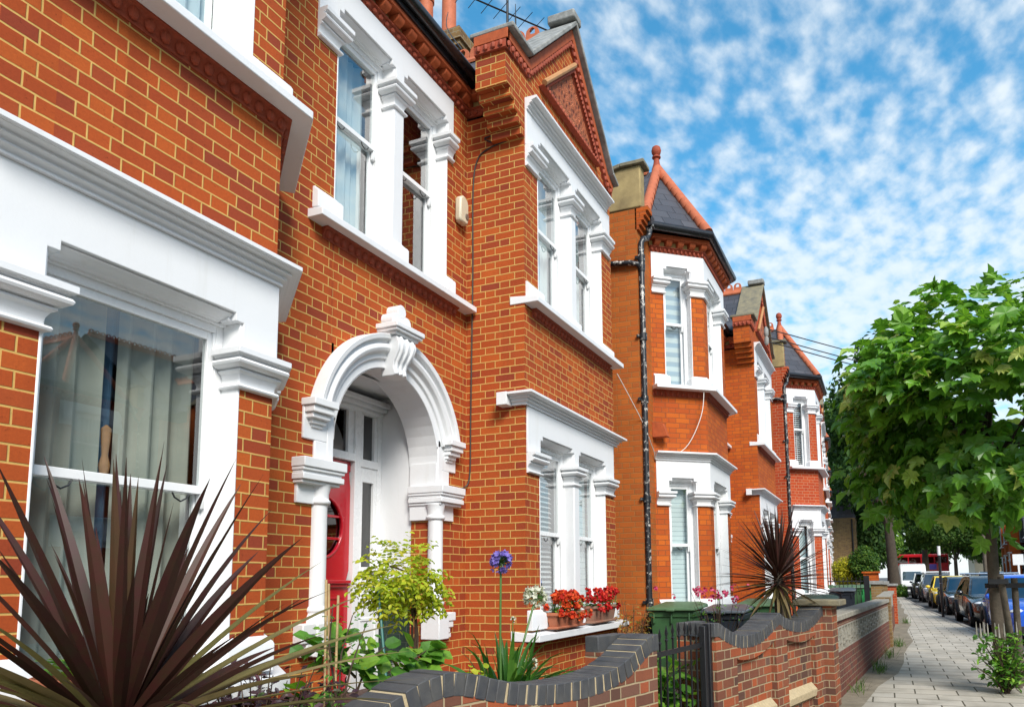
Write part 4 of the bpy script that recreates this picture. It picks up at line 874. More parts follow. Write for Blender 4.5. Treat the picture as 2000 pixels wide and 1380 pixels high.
# ------------------------------------------------------------------ bins
M['bin_green'] = plain('green_bin_plastic', (.045, .125, .045), .5, sc=5, var=.35, bs=.1)
M['bin_lid'] = plain('faded_green_bin_lid', (.085, .17, .075), .55, sc=6, var=.35)
M['bin_black'] = plain('blue_black_bin_plastic', (.016, .022, .032), .45, sc=5, var=.35, bs=.1)
M['bin_grey'] = plain('grey_bin_lid', (.07, .085, .10), .38, sc=5, var=.3)
M['bin_bright'] = plain('bright_green_box', (.02, .24, .06), .5)
def wheelie(x, y, rot, label, body='bin_green', lid='bin_lid', s=1.0, zt=None):
    o = thing('wheelie_bin', (x, y, -H0), label, 'wheelie bin', 'wheelie bins in the front gardens')
    b = MB(z0=0); w, d, h = .29 * s, .36 * s, .98 * s
    def ring(z, k, e=0): return [(-w * k - e, -d * k - e, z), (w * k + e, -d * k - e, z), (w * k + e, d * k + e, z), (-w * k - e, d * k + e, z)]
    vs = ring(.02, .80) + ring(.12, .82) + ring(h - .08, .97) + ring(h - .08, .97, .015) + ring(h - .01, .98, .02) + ring(h - .01, .9)
    b.add(vs, [(0, 3, 2, 1)] + [(i * 4 + j, i * 4 + (j + 1) % 4, (i + 1) * 4 + (j + 1) % 4, (i + 1) * 4 + j) for i in range(5) for j in range(4)])
    for u in (-.5, 0, .5): b.box(w * u * 1.6 - .012, w * u * 1.6 + .012, -d - .02, -d + .03, h - .16, h - .02)
    bo = b.build('body', body, o, .008); bo.location = (0, 0, 0)
    l = MB(z0=0)
    l.add([(-w - .03, -d - .05, h), (w + .03, -d - .05, h), (w + .03, d + .03, h + .03), (-w - .03, d + .03, h + .03), (-w - .03, -d - .05, h + .035), (w + .03, -d - .05, h + .035), (w + .02, d + .03, h + .07), (-w - .02, d + .03, h + .07), (-w * .8, -d * .7, h + .075), (w * .8, -d * .7, h + .075), (w * .8, d * .7, h + .105), (-w * .8, d * .7, h + .105)],
          [(0, 3, 2, 1), (0, 1, 5, 4), (1, 2, 6, 5), (2, 3, 7, 6), (3, 0, 4, 7), (4, 5, 9, 8), (5, 6, 10, 9), (6, 7, 11, 10), (7, 4, 8, 11), (8, 9, 10, 11)])
    l.box(-.06 * s, .06 * s, -d - .085, -d - .045, h - .005, h + .03)
    for u in (-.4, .4): l.box(w * u - .03, w * u + .03, -d * .9, d * .9, h + .085, h + .108) if False else None
    l.build('lid', lid, o, .012)
    hd = MB(z0=0); hd.tube([(-w * .8, d + .09, h + .01), (w * .8, d + .09, h + .01)], .014, 8)
    for u in (-.7, 0, .7): hd.box(w * u - .012, w * u + .012, d, d + .09, h - .03, h + .01)
    hd.build('handle', body, o)
    for sx_ in (-1, 1):
        wh = MB(z0=0); n = 16; r = .10
        wh.prism([(d - .05 + r * math.cos(2 * PI * i / n), .10 + r * math.sin(2 * PI * i / n)) for i in range(n)], 'x', sx_ * (w + .015) - .025, sx_ * (w + .015) + .025)
        wh.build('wheel', 'black', o)
    for c in o.children:
        for v in c.data.vertices: pass
    o.rotation_euler.z = rot; return o
def fix_bin(o):                       # parts were modelled round the bin's own base
    org = ORG[o.name]
    for c in o.children:
        for v in c.data.vertices: v.co += Vector(org)
    return o
fix_bin(wheelie(9.83, 2.58, -PI / 2, 'green wheelie bin standing behind the iron gate', 'bin_green', 'bin_lid'))
fix_bin(wheelie(10.22, 2.02, R(-90), 'blue-black wheelie bin behind the first scallop of the wall, pink flowers beside it', 'bin_black', 'bin_grey', .95))
fix_bin(wheelie(11.3, 1.72, R(-90), 'green-lidded wheelie bin right of the blue-black bin, mostly behind the wall', 'bin_green', 'bin_lid', 1.0))
fix_bin(wheelie(13.3, 1.10, R(-90), 'green-lidded wheelie bin behind the spiky palm, right of its stem', 'bin_green', 'bin_lid', 1.02))
fix_bin(wheelie(20.9, 1.10, R(-90), 'black wheelie bin standing behind the screen wall', 'bin_black', 'bin_grey', 1.04))
for i, (x, y) in enumerate(((24.2, 1.75), (24.3, 1.12), (24.5, .55))):
    fix_bin(wheelie(x, y, R(-75), ['green wheelie bin behind the railings, leftmost of three', 'green wheelie bin behind the railings, middle of three', 'bright green bin behind the railings, rightmost of three'][i], 'bin_green' if i < 2 else 'bin_bright', 'bin_lid', 1.08))
# ------------------------------------------------------------------ small things on the houses
o = MB(); pr = [(6.27, 3.70), (6.29, 3.66), (6.42, 3.66), (6.44, 3.72), (6.44, 3.88), (6.42, 3.93), (6.34, 3.96), (6.28, 3.92)]
al = thing('alarm_box', (6.36, 3.88, 3.8), 'cream burglar alarm box on the brick wall beside the upper windows', 'alarm box')
o.prism(pr, 'y', 3.80, 3.875); M['cream'] = plain('aged_cream_plastic', (.62, .55, .40), .45, sc=4); M['grey_pl'] = plain('grey_brown_lens', (.17, .13, .10), .4)
o.build('case', 'cream', al, .02); MB().prism([(6.395 + .032 * math.cos(t * PI / 8), 3.745 + .034 * math.sin(t * PI / 8)) for t in range(16)], 'y', 3.792, 3.81).build('sounder', 'grey_pl', al, .004)
def cable(name, pts, r, label, m='cable', cat='cable'):
    P = []
    for i in range(len(pts) - 1):
        a, b = Vector(pts[i]), Vector(pts[i + 1]); p0 = Vector(pts[max(i - 1, 0)]); p3 = Vector(pts[min(i + 2, len(pts) - 1)])
        for j in range(6):
            t = j / 6; P.append(.5 * ((2 * a) + (b - p0) * t + (2 * p0 - 5 * a + 4 * b - p3) * t * t + (3 * a - p0 - 3 * b + p3) * t ** 3))
    P.append(Vector(pts[-1])); return tag(MB().tube(P, r, 6).build(name, m), label, cat)
cable('wall_cable', [(6.518, 3.30, 4.62), (6.518, 3.36, 4.70), (6.518, 3.55, 4.66), (6.515, 3.66, 4.64), (6.518, 3.52, 4.56), (6.518, 3.38, 4.56), (6.518, 3.62, 4.52), (6.518, 3.75, 4.42), (6.52, 3.80, 4.1), (6.52, 3.80, 3.2), (6.518, 3.81, 2.3), (6.52, 3.82, 1.6), (6.518, 3.83, 1.05), (6.44, 3.865, .93), (6.25, 3.868, .91)], .0075, 'thin dark cable running down the corner of the red brick gabled house')
cable('drooping_cable', [(10.85, 2.36, 2.86), (10.78, 2.40, 2.4), (10.62, 2.62, 1.9), (10.42, 2.98, 1.75), (10.25, 2.99, 1.85), (9.80, 3.02, 2.2), (9.30, 3.19, 2.75)], .006, 'white cable drooping from the sill of the hipped bay to the drainpipe', 'cable_w')
cable('dark_cable', [(13.55, 2.98, 2.3), (13.56, 2.99, .5), (13.55, 2.99, -1.0)], .012, 'dark cable down the wall in the recess beside the hipped bay')
tag(MB().prism([(2.80, 2.05), (3.03, 2.05), (3.03, 2.28), (2.86, 2.24)], 'x', 10.34, 10.46).build('vent_box', 'dentil', None, .006), 'small red vent hood on the brick between drainpipe and hipped bay', 'vent hood')
for i, (zz, ex) in enumerate(((5.3, 60), (5.12, 62), (5.02, 58))):
    cable('overhead_wire', [(16.0, 2.06, zz), (24, -2.2, zz + 1.0 - .5), (45, -12, zz + 3.2 + i * .3)], .012, ['upper overhead wire from the gable of the second gabled house', 'middle overhead wire from the gable of the second gabled house', 'lowest overhead wire from the gable of the second gabled house'][i], 'cable', 'wire')
tag(MB().lathe([(.03, 4.96), (.05, 5.0), (.05, 5.1), (.03, 5.14), (.05, 5.18), (.05, 5.3), (.02, 5.36)], (16.0, 2.10), 10).build('insulators', 'stone', None), 'grey insulators on the gable where the overhead wires are tied', 'insulators')
cable('roof_wire', [(5.95, 3.60, 5.25), (7.4, 4.7, 6.9), (9.8, 6.2, 9.4)], .006, 'thin wire running up from the gutter to the chimney', 'cable', 'wire')
tv = thing('tv_aerial', (10.2, 5.3, 7.4), 'metal TV aerials on the roof behind the gable', 'aerial'); m = MB()
m.tube([(10.2, 5.3, 6.6), (10.2, 5.3, 9.9)], .022, 8); tv_ = m.build('mast', 'iron', tv)
m = MB()
m.tube([(9.5, 5.75, 9.35), (11.1, 4.75, 9.45)], .014, 6)
for i in range(9): t = i / 8; x, y = 9.5 + 1.6 * t, 5.75 - 1.0 * t; m.tube([(x - .12, y - .2, 9.35 + .1 * t), (x + .12, y + .2, 9.35 + .1 * t)], .006, 5)
m.tube([(9.9, 5.0, 9.0), (10.9, 5.5, 9.75)], .014, 6)
for i in range(7): t = i / 6; x, y, z = 9.9 + t, 5 + .5 * t, 9 + .75 * t; m.tube([(x, y, z - .22), (x, y, z + .22)], .006, 5)
for i in range(6): m.tube([(10.75, 4.85 + .03 * i, 9.0 + .07 * i), (11.05, 5.1 + .03 * i, 9.0 + .07 * i)], .006, 5)
m.build('elements', 'iron', tv)

# ------------------------------------------------------------------ leaves
def blade(mb, base, az, el, L, w, droop=.3, n=7, r=0., twist=0., fold=.25):
    """A strap leaf: folded strip that narrows to a point and bends over."""
    d = Vector((math.cos(az) * math.cos(el), math.sin(az) * math.cos(el), math.sin(el))); p = Vector(base); vs = []; side = d.cross(Vector((0, 0, 1))).normalized()
    if twist: side = (Matrix.Rotation(twist, 3, d) @ side)
    for i in range(n + 1):
        t = i / n; ww = w * (.42 + .58 * min(1, t * 3.2)) * (1 - t ** 2.6) if i < n else .0005
        up = side.cross(d).normalized()
        vs += [p - side * ww + up * ww * fold, p - up * ww * fold * .4, p + side * ww + up * ww * fold]
        d = (d + Vector((0, 0, -droop / n * (0.4 + 1.6 * t)))).normalized(); p = p + d * (L / n); side = (side - d * side.dot(d)).normalized()
    mb.add([tuple(v) for v in vs], [(i * 3 + j, i * 3 + j + 1, i * 3 + j + 4, i * 3 + j + 3) for i in range(n) for j in (0, 1)], r)
def leaf(mb, p, d, nrm, s, kind='oval', r=0., curl=.15):
    d = Vector(d).normalized(); nrm = Vector(nrm); nrm = nrm - d * nrm.dot(d)
    if nrm.length < 1e-3: nrm = d.orthogonal()
    nrm.normalize(); b = d.cross(nrm); p = Vector(p)
    Q = lambda x, y, z=0: tuple(p + d * (x * s) + b * (y * s) + nrm * (z * s))
    if kind == 'quad': mb.add([Q(0, 0), Q(.5, -.3, .05), Q(1, 0, -curl), Q(.5, .3, .05)], [(0, 1, 2, 3)], r)
    elif kind == 'oval': mb.add([Q(0, 0), Q(.3, -.26, .07), Q(.7, -.24, .04), Q(1, 0, -curl), Q(.7, .24, .04), Q(.3, .26, .07), Q(.5, 0, -.02)], [(0, 1, 6), (1, 2, 6), (2, 3, 6), (3, 4, 6), (4, 5, 6), (5, 0, 6)], r)
    elif kind == 'round': mb.add([Q(0, 0)] + [Q(.5 - .55 * math.cos(a), .52 * math.sin(a), .06 * abs(math.sin(a)) - (curl if a == PI else 0)) for a in (.6, 1.3, 2.1, PI, 2 * PI - 2.1, 2 * PI - 1.3, 2 * PI - .6)] + [Q(.5, 0, -.04)], [(0, 1, 8), (1, 2, 8), (2, 3, 8), (3, 4, 8), (4, 5, 8), (5, 6, 8), (6, 7, 8), (7, 0, 8)], r)
    elif kind == 'plane':
        o = [(.0, 0, 0), (-.06, .20, .03), (.10, .46, -.04), (.18, .32, .05), (.42, .55, -.07), (.45, .36, .05), (.66, .42, -.02), (.62, .20, .04), (.80, .17, .02), (1.02, 0, -curl * 1.3)]
        pts = o + [(x, -y, z) for x, y, z in o[-2:0:-1]]
        k = len(pts); mb.add([Q(*q) for q in pts] + [Q(.34, 0, -.05)], [(i, (i + 1) % k, k) for i in range(k)], r)
def crown(mb, clumps, n, s0, s1, rr, kind='quad', droop=.35, shell=.55, rlo=0., rhi=1.):
    tot = sum(c[1] ** 2 for c in clumps)
    for c, rad in clumps:
        for _ in range(int(n * rad ** 2 / tot)):
            v = Vector((rr.gauss(0, 1), rr.gauss(0, 1), rr.gauss(0, .85))).normalized(); q = (shell + (1 - shell) * rr.random()) * rad
            p = Vector(c) + v * q; nrm = (v + Vector((rr.uniform(-.6, .6), rr.uniform(-.6, .6), rr.uniform(.0, .9)))).normalized()
            d = v.cross(Vector((rr.uniform(-1, 1), rr.uniform(-1, 1), rr.uniform(-1, 1)))) + v * .4 + Vector((0, 0, -droop))
            leaf(mb, p, d, nrm, rr.uniform(s0, s1), kind, min(1, max(0, rr.uniform(rlo, rhi))))
L_ = lambda *s: [(p, c) for p, c in s]
M['cordy'] = leaf_mat('dark_purple_strap_leaf', L_((0, (.028, .008, .007)), (.5, (.052, .014, .012)), (.8, (.070, .024, .018)), (.92, (.085, .05, .02)), (1, (.07, .06, .018))), .15, .45, .3)
M['cordy_old'] = leaf_mat('faded_straw_strap_leaf', L_((0, (.16, .11, .045)), (.6, (.24, .18, .08)), (1, (.12, .11, .03))), .25, .6, .3)
M['bark'] = plain('grey_bark', (.13, .105, .075), .95, sc=10, bs=.9, bsc=35, var=.5)
M['bark_dark'] = plain('dark_bark', (.07, .052, .035), .95, sc=7, bs=.9, bsc=30, var=.5)
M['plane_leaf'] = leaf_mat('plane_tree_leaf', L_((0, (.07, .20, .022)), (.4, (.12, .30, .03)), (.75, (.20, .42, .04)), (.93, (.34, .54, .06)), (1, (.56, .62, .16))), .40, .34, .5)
M['tree_dark'] = leaf_mat('dark_tree_leaf', L_((0, (.02, .055, .014)), (.6, (.042, .105, .02)), (1, (.09, .16, .03))), .30, .6, .2)
M['tree_mid'] = leaf_mat('mid_green_leaf', L_((0, (.03, .075, .014)), (.6, (.065, .14, .022)), (1, (.13, .20, .035))), .4, .6, .2)
M['tree_lite'] = leaf_mat('light_green_leaf', L_((0, (.07, .16, .018)), (.6, (.14, .28, .03)), (1, (.22, .36, .05))), .45, .6, .2)
M['hedge'] = leaf_mat('hedge_leaf', L_((0, (.03, .085, .012)), (.7, (.07, .17, .02)), (1, (.20, .30, .03))), .35, .55, .3)
M['gold'] = leaf_mat('golden_shrub_leaf', L_((0, (.30, .30, .015)), (.6, (.55, .50, .02)), (1, (.70, .62, .05))), .4, .55, .3)
M['green_leaf'] = leaf_mat('fresh_green_leaf', L_((0, (.06, .17, .025)), (.6, (.13, .32, .035)), (1, (.28, .48, .05))), .4, .4, .4)
M['strap'] = leaf_mat('green_strap_leaf', L_((0, (.03, .11, .018)), (.7, (.06, .19, .025)), (1, (.14, .28, .04))), .35, .32, .5)
M['lime_leaf'] = leaf_mat('yellow_green_leaflet', L_((0, (.30, .42, .02)), (.6, (.50, .58, .03)), (1, (.65, .58, .05))), .45, .5, .3)
M['purple_leaf'] = leaf_mat('purple_shrub_leaf', L_((0, (.035, .012, .022)), (.6, (.075, .03, .045)), (.85, (.12, .035, .05)), (.95, (.05, .09, .025)), (1, (.28, .40, .06))), .3, .42, .45)
M['dry_leaf'] = leaf_mat('dry_orange_leaf', L_((0, (.20, .09, .03)), (.6, (.38, .20, .06)), (1, (.34, .34, .06))), .35, .7, .2)
M['red_petal'] = leaf_mat('red_petal', L_((0, (.42, .006, .012)), (.6, (.62, .012, .02)), (1, (.72, .06, .02))), .3, .6, .2)
M['orange_petal'] = leaf_mat('orange_red_petal', L_((0, (.50, .012, .015)), (.5, (.75, .07, .02)), (1, (.80, .13, .03))), .3, .6, .2)
M['violet_petal'] = leaf_mat('violet_petal', L_((0, (.16, .11, .50)), (1, (.36, .28, .75))), .35, .6, .2)
M['white_petal'] = leaf_mat('cream_petal', L_((0, (.62, .62, .48)), (1, (.82, .82, .72))), .3, .6, .2)
M['pink_petal'] = leaf_mat('pink_petal', L_((0, (.60, .03, .14)), (1, (.80, .14, .26))), .3, .6, .2)
M['stem'] = plain('green_stem', (.07, .16, .03), .5, sc=20); M['twig'] = plain('brown_twig', (.06, .035, .02), .8, sc=20)
M['cane'] = plain('bamboo_cane', (.48, .33, .15), .6, sc=18, var=.35); M['cane_g'] = plain('green_plastic_cane', (.02, .14, .12), .45)
M['pot'] = plain('terracotta_pot', (.42, .135, .065), .8, sc=8, bs=.15, var=.25); M['pot_old'] = plain('weathered_terracotta_trough', (.30, .12, .075), .9, sc=6, bs=.3, col2=(.20, .13, .09))
M['pot_grey'] = plain('grey_stone_pot', (.42, .40, .36), .85, sc=7, bs=.3, var=.3)
def fol(mb, name, m, par): return mb.build(name, m, par, 0, False, recalc=False)
# nearest cordyline, just behind the wavy wall
rr = random.Random(11)
cb = (1.68, 2.25, -.415)
P = thing('cordyline', (cb[0], cb[1], -H0), 'dark purple spiky cordyline palm in the nearest garden, its leaves crossing the big sash window', 'spiky palm', 'purple cordyline palms')
MB().tube([(cb[0] + .02, cb[1], -1.42), (cb[0], cb[1], -.9), (cb[0], cb[1], -.40)], [.055, .05, .045], 10).build('stem', 'bark', P)
m = MB(); ga_ = PI * (3 - math.sqrt(5))
for i in range(76):
    t = i / 75; el = R(88 - 80 * t ** 1.05) + rr.gauss(0, .07); az = i * ga_ + rr.gauss(0, .12)
    blade(m, (cb[0] + .02 * math.cos(az), cb[1] + .02 * math.sin(az), cb[2] - .09 * t + rr.uniform(-.02, .02)), az, el, rr.uniform(.70, .95) * (1 - .10 * t), rr.uniform(.020, .030), rr.uniform(.04, .34) + .22 * t ** 2, 11, rr.uniform(0, .9) if t < .75 else rr.uniform(.4, 1), rr.uniform(-.7, .7), .32)
for i in range(7): blade(m, (cb[0], cb[1], cb[2]), rr.uniform(0, 6.3), R(rr.uniform(74, 90)), rr.uniform(.36, .52), .024, .0, 6, rr.uniform(.6, 1))
fol(m, 'leaves', 'cordy', P)
m = MB()
for i in range(14): blade(m, (cb[0], cb[1], cb[2] - .06), rr.uniform(0, 6.3), R(rr.uniform(8, 40)), rr.uniform(.6, .85), rr.uniform(.020, .026), rr.uniform(.1, .4), 9, rr.random(), rr.uniform(-.6, .6))
for az, el, L in ((-.30, 30, 1.0), (-.42, 22, 1.05), (-.15, 40, .95), (-.55, 17, 1.0), (-.7, 12, .95), (-.25, 14, 1.1), (2.6, 20, .9), (2.9, 12, .9), (2.3, 32, .85), (-.05, 46, .9)): blade(m, (cb[0], cb[1], cb[2] - .04), az, R(el), L, .020, .22, 9, rr.random(), rr.uniform(-.4, .4))
fol(m, 'old_leaves', 'cordy_old', P)
# the far cordyline over the second wall
cb = (8.15, 1.06, .02)
P = thing('cordyline', (cb[0], cb[1], -H0), 'dark purple spiky cordyline palm on a bare stem behind the two-scallop wall', 'spiky palm', 'purple cordyline palms')
MB().tube([(8.15, 1.08, -1.42), (8.14, 1.06, -.6), (8.15, 1.06, .05)], [.07, .05, .045], 10).build('stem', 'bark_dark', P)
MB().tube([(8.20, 1.06, -1.4), (8.55, 1.02, -.5), (8.40, 1.04, -.12), (8.2, 1.05, -.02)], [.06, .05, .045, .04], 10).build('stem', 'bark_dark', P)
m = MB()
for i in range(150):
    t = i / 149; el = R(88 - 100 * t ** .9) + rr.gauss(0, .06); az = i * ga_ + rr.gauss(0, .12)
    blade(m, (cb[0] + .03 * math.cos(az), cb[1] + .03 * math.sin(az), cb[2] + .12 - .22 * t), az, el, rr.uniform(.54, .70), rr.uniform(.013, .019), rr.uniform(.02, .14) + .12 * t, 6, rr.uniform(0, .85), rr.uniform(-.5, .5))
fol(m, 'leaves', 'cordy', P)
m = MB()
for i in range(34): blade(m, (cb[0], cb[1], cb[2] - .10), rr.uniform(0, 6.3), R(rr.uniform(-80, 5)), rr.uniform(.34, .58), rr.uniform(.016, .024), rr.uniform(.1, .6), 6, rr.random(), rr.uniform(-.5, .5))
fol(m, 'old_leaves', 'cordy_old', P)
# terracotta pot by the big window
P = thing('plant_pot', (1.98, 2.86, -H0), 'terracotta pot of green seedlings standing below the big sash window', 'plant pot')
MB().lathe([(.12, -.78), (.155, -.42), (.175, -.42), (.18, -.34), (.165, -.335), (.15, -.36), (.02, -.37)], (1.98, 2.86), 24).build('pot', 'pot', P)
MB().box(1.70, 2.30, 2.68, 3.02, -1.45, -.78).build('plinth', 'concrete', P, .01)
m = MB()
for i in range(40): a, q = rr.uniform(0, 6.3), rr.uniform(0, .15); leaf(m, (1.98 + q * math.cos(a), 2.86 + q * math.sin(a), -.34 + rr.uniform(0, .05)), (math.cos(a), math.sin(a), .5), (0, 0, 1), rr.uniform(.04, .07), 'round', rr.random())
fol(m, 'foliage', 'green_leaf', P)
def shrub(name, label, base, stems, mleaf, size, kind, n, rr, leafspread=.09, cat='shrub', group=None, mst='twig', r0=.008, dz=-.1):
    P = thing(name, (base[0], base[1], -H0), label, cat, group); st = MB(); lv = MB()
    for pts in stems:
        V = [Vector(q) for q in pts]; st.tube(V, [r0 * (1 - .7 * i / (len(V) - 1)) for i in range(len(V))], 6)
        for _ in range(n):
            k = rr.uniform(.25, 1) * (len(V) - 1); i = min(int(k), len(V) - 2); p = V[i].lerp(V[i + 1], k - i)
            d = Vector((rr.gauss(0, 1), rr.gauss(0, 1), rr.gauss(.1, .6))).normalized(); q = p + d * rr.uniform(0, leafspread)
            leaf(lv, q, d + Vector((0, 0, dz)), Vector((rr.uniform(-.5, .5), rr.uniform(-.9, .1), 1)), rr.uniform(*size), kind, rr.random())
    st.build('stems', mst, P); fol(lv, 'foliage', mleaf, P); return P
def rstems(c, n, rad, h0, h1, rr, z0=-1.4, lean=1.):
    out = []
    for i in range(n):
        a = rr.uniform(0, 2 * PI); q = rad * math.sqrt(rr.random()); e = (c[0] + q * math.cos(a), c[1] + q * math.sin(a), rr.uniform(h0, h1))
        m_ = (c[0] + (e[0] - c[0]) * .35, c[1] + (e[1] - c[1]) * .35, z0 + (e[2] - z0) * .55); out.append([(c[0] + rr.uniform(-.03, .03), c[1] + rr.uniform(-.03, .03), z0), m_, e])
    return out
shrub('purple_shrub', 'low purple leaved shrub in front of the white bay base', (2.85, 2.86, 0), rstems((2.85, 2.84), 60, .50, -.66, -.36, rr), 'purple_leaf', (.030, .060), 'oval', 36, rr, .06)
# eastern redbud style round leaved shrub by the door
st = [[(3.28, 2.72, -1.4), (3.30, 2.70, -.95), (3.36, 2.66, -.70), (3.34, 2.66, -.42)], [(3.3, 2.7, -.95), (3.15, 2.75, -.72), (3.05, 2.8, -.5)], [(3.36, 2.66, -.70), (3.6, 2.62, -.56), (3.9, 2.6, -.5), (4.1, 2.62, -.47)], [(3.34, 2.66, -.6), (3.5, 2.7, -.42), (3.75, 2.75, -.36)], [(3.3, 2.7, -.8), (3.5, 2.6, -.68), (3.75, 2.55, -.62)], [(3.34, 2.66, -.5), (3.2, 2.7, -.36), (3.1, 2.7, -.30)], [(3.3, 2.7, -.9), (3.1, 2.62, -.78), (2.98, 2.6, -.68)], [(3.6, 2.62, -.56), (3.75, 2.6, -.46), (3.95, 2.6, -.40)]]
shrub('round_leaf_shrub', 'round leaved green shrub spreading in front of the door step', (3.28, 2.72, 0), st, 'green_leaf', (.07, .115), 'round', 30, rr, .09)
P = shrub('rose_bush', 'thin climbing rose with reddish young leaves tied to bamboo canes', (3.0, 2.5, 0), [[(3.0, 2.5, -1.4), (3.03, 2.52, -.7), (3.05, 2.52, -.35), (3.13, 2.52, -.16)], [(3.03, 2.52, -.7), (3.10, 2.5, -.42), (3.22, 2.5, -.2)], [(3.03, 2.52, -.6), (2.96, 2.52, -.3), (2.98, 2.52, -.10)], [(3.0, 2.5, -.9), (2.9, 2.5, -.62)]], 'green_leaf', (.022, .045), 'oval', 34, rr, .06)
for i, (a, b_) in enumerate((((2.93, 2.50, -1.3), (3.02, 2.60, .02)), ((2.96, 2.49, -1.3), (3.04, 2.60, .0)), ((2.93, 2.46, -1.3), (3.09, 2.58, -.06)))):
    tag(MB().tube([a, b_], .0065, 7).build('garden_cane', 'cane'), ['bamboo cane by the red door, leftmost of the three', 'bamboo cane by the red door, middle of the three', 'bamboo cane by the red door, rightmost and shortest of the three'][i], 'cane', 'bamboo canes')
shrub('bright_green_plant', 'clump of bright yellow-green stems below the bamboo canes', (2.98, 2.34, 0), rstems((2.98, 2.36), 26, .22, -.72, -.45, rr), 'green_leaf', (.03, .055), 'oval', 16, rr, .05)
# standard wisteria in a pale pot, green canes
wb = (4.60, 3.30)
P = thing('potted_wisteria', (wb[0], wb[1], -H0), 'yellow-green wisteria standard in a pale pot beside the porch', 'potted tree')
MB().lathe([(.13, -1.2), (.165, -.66), (.185, -.65), (.19, -.595), (.17, -.59), (.16, -.64), (.02, -.65)], (4.78, 3.28), 24).build('pot', 'pot_grey', P)
m = MB()
for k_ in range(3): m.tube([(4.80 + .03 * math.cos(k_ * 2), 3.28 + .03 * math.sin(k_ * 2), -.66), (4.81 + .025 * math.cos(k_ * 2 + 2), 3.29 + .02 * math.sin(k_ * 2 + 2), -.4), (4.80 + .02 * math.cos(k_ * 2 + 4), 3.30, -.1), (4.72, 3.30, .08), (4.5, 3.3, .12)], [.012, .011, .01, .008, .005], 6)
m.build('stem', 'twig', P)
lv = MB()
for i in range(250):
    cx_, cz_, cr_ = rr.choice(((4.42, .04, .13), (4.55, .12, .16), (4.70, .10, .15), (4.82, .0, .11), (4.60, -.02, .16), (4.92, -.08, .07), (4.36, -.04, .07)))
    v = Vector((rr.gauss(0, 1), rr.gauss(0, 1), rr.gauss(0, .9))).normalized(); s0 = Vector((cx_, 3.28, cz_)) + v * cr_ * rr.uniform(.5, 1); d = (v + Vector((0, 0, rr.uniform(-.5, .4)))).normalized(); p = s0
    for j in range(5):
        d = (d + Vector((0, 0, -.22))).normalized(); p = p + d * .034; sd_ = d.cross(Vector((0, 0, 1))).normalized()
        for sgn in (-1, 1): leaf(lv, p, sd_ * sgn + d * .5 + Vector((rr.gauss(0, .3), rr.gauss(0, .3), rr.uniform(-.6, .2))), Vector((rr.gauss(-.3, .5), rr.gauss(-.5, .4), 1)), rr.uniform(.030, .055), 'oval', rr.random())
fol(lv, 'foliage', 'lime_leaf', P)
lv = MB()
for i in range(26): a = rr.uniform(0, 6.3); leaf(lv, (4.78 + .14 * math.cos(a), 3.28 + .14 * math.sin(a), -.58 + rr.uniform(-.02, .07)), (math.cos(a), math.sin(a), rr.uniform(-.5, .4)), (0, -.3, 1), rr.uniform(.09, .15), 'oval', rr.uniform(0, .6))
fol(lv, 'underplanting', 'green_leaf', P)
tag(MB().tube([(4.12, 2.95, -1.3), (4.30, 3.25, -.02)], .009, 7).build('garden_cane', 'cane_g'), 'green plastic cane leaning by the porch', 'cane')
# agapanthus
ab = (4.62, 2.42)
P = thing('agapanthus', (ab[0], ab[1], -H0), 'agapanthus clump with one tall violet and one cream flower head by the bay', 'flowering plant')
lv = MB()
for i in range(110): a = rr.uniform(0, 6.3); q = rr.uniform(0, .16); blade(lv, (ab[0] + q * math.cos(a), ab[1] + q * math.sin(a), -.92), a + rr.gauss(0, .3), R(rr.uniform(40, 88)), rr.uniform(.46, .68), rr.uniform(.022, .031), rr.uniform(.9, 2.3), 8, rr.random(), rr.uniform(-.4, .4), .2)
fol(lv, 'leaves', 'strap', P)
def umbel(name, c, rad, n, mp, sz):
    f = MB(); st = MB()
    for i in range(n):
        v = Vector((rr.gauss(0, 1), rr.gauss(0, 1), rr.gauss(.3, .8))).normalized(); e = Vector(c) + v * rad * rr.uniform(.65, 1)
        st.tube([c, tuple(e)], .0022, 4)
        for k_ in range(5):
            u = v.orthogonal(); u = Matrix.Rotation(k_ * 2 * PI / 5, 3, v) @ u; leaf(f, e, v * .8 + u, v, sz, 'quad', rr.random(), -.1)
    st.build('flower_stalks', 'stem', P); fol(f, name, mp, P)
pts = lambda X_, Y_, Z_: (X_, Y_, Z_)
MB().tube([(4.55, 2.42, -1.0), (4.53, 2.42, -.4), (4.54, 2.42, .10)], .008, 7).build('flower_stem', 'stem', P); umbel('flower_head', (4.54, 2.42, .135), .070, 62, 'violet_petal', .032)
MB().tube([(4.66, 2.42, -1.0), (4.80, 2.42, -.55), (5.02, 2.40, -.16)], .008, 7).build('flower_stem', 'stem', P); umbel('flower_head', (5.04, 2.40, -.115), .078, 70, 'white_petal', .032)
MB().tube([(4.62, 2.4, -1.0), (4.66, 2.4, -.5), (4.68, 2.4, -.27)], .004, 6).build('flower_stem', 'stem', P); umbel('seed_head', (4.68, 2.4, -.26), .018, 8, 'white_petal', .012)
MB().tube([(4.7, 2.35, -1.0), (4.8, 2.33, -.6)], .006, 6).build('flower_stem', 'stem', P); umbel('flower_bud', (4.82, 2.33, -.57), .04, 22, 'white_petal', .022)
shrub('lime_plant', 'small yellow-green plant left of the agapanthus clump', (4.22, 2.42, 0), rstems((4.22, 2.42), 14, .10, -.62, -.50, rr), 'lime_leaf', (.03, .05), 'round', 16, rr, .04)
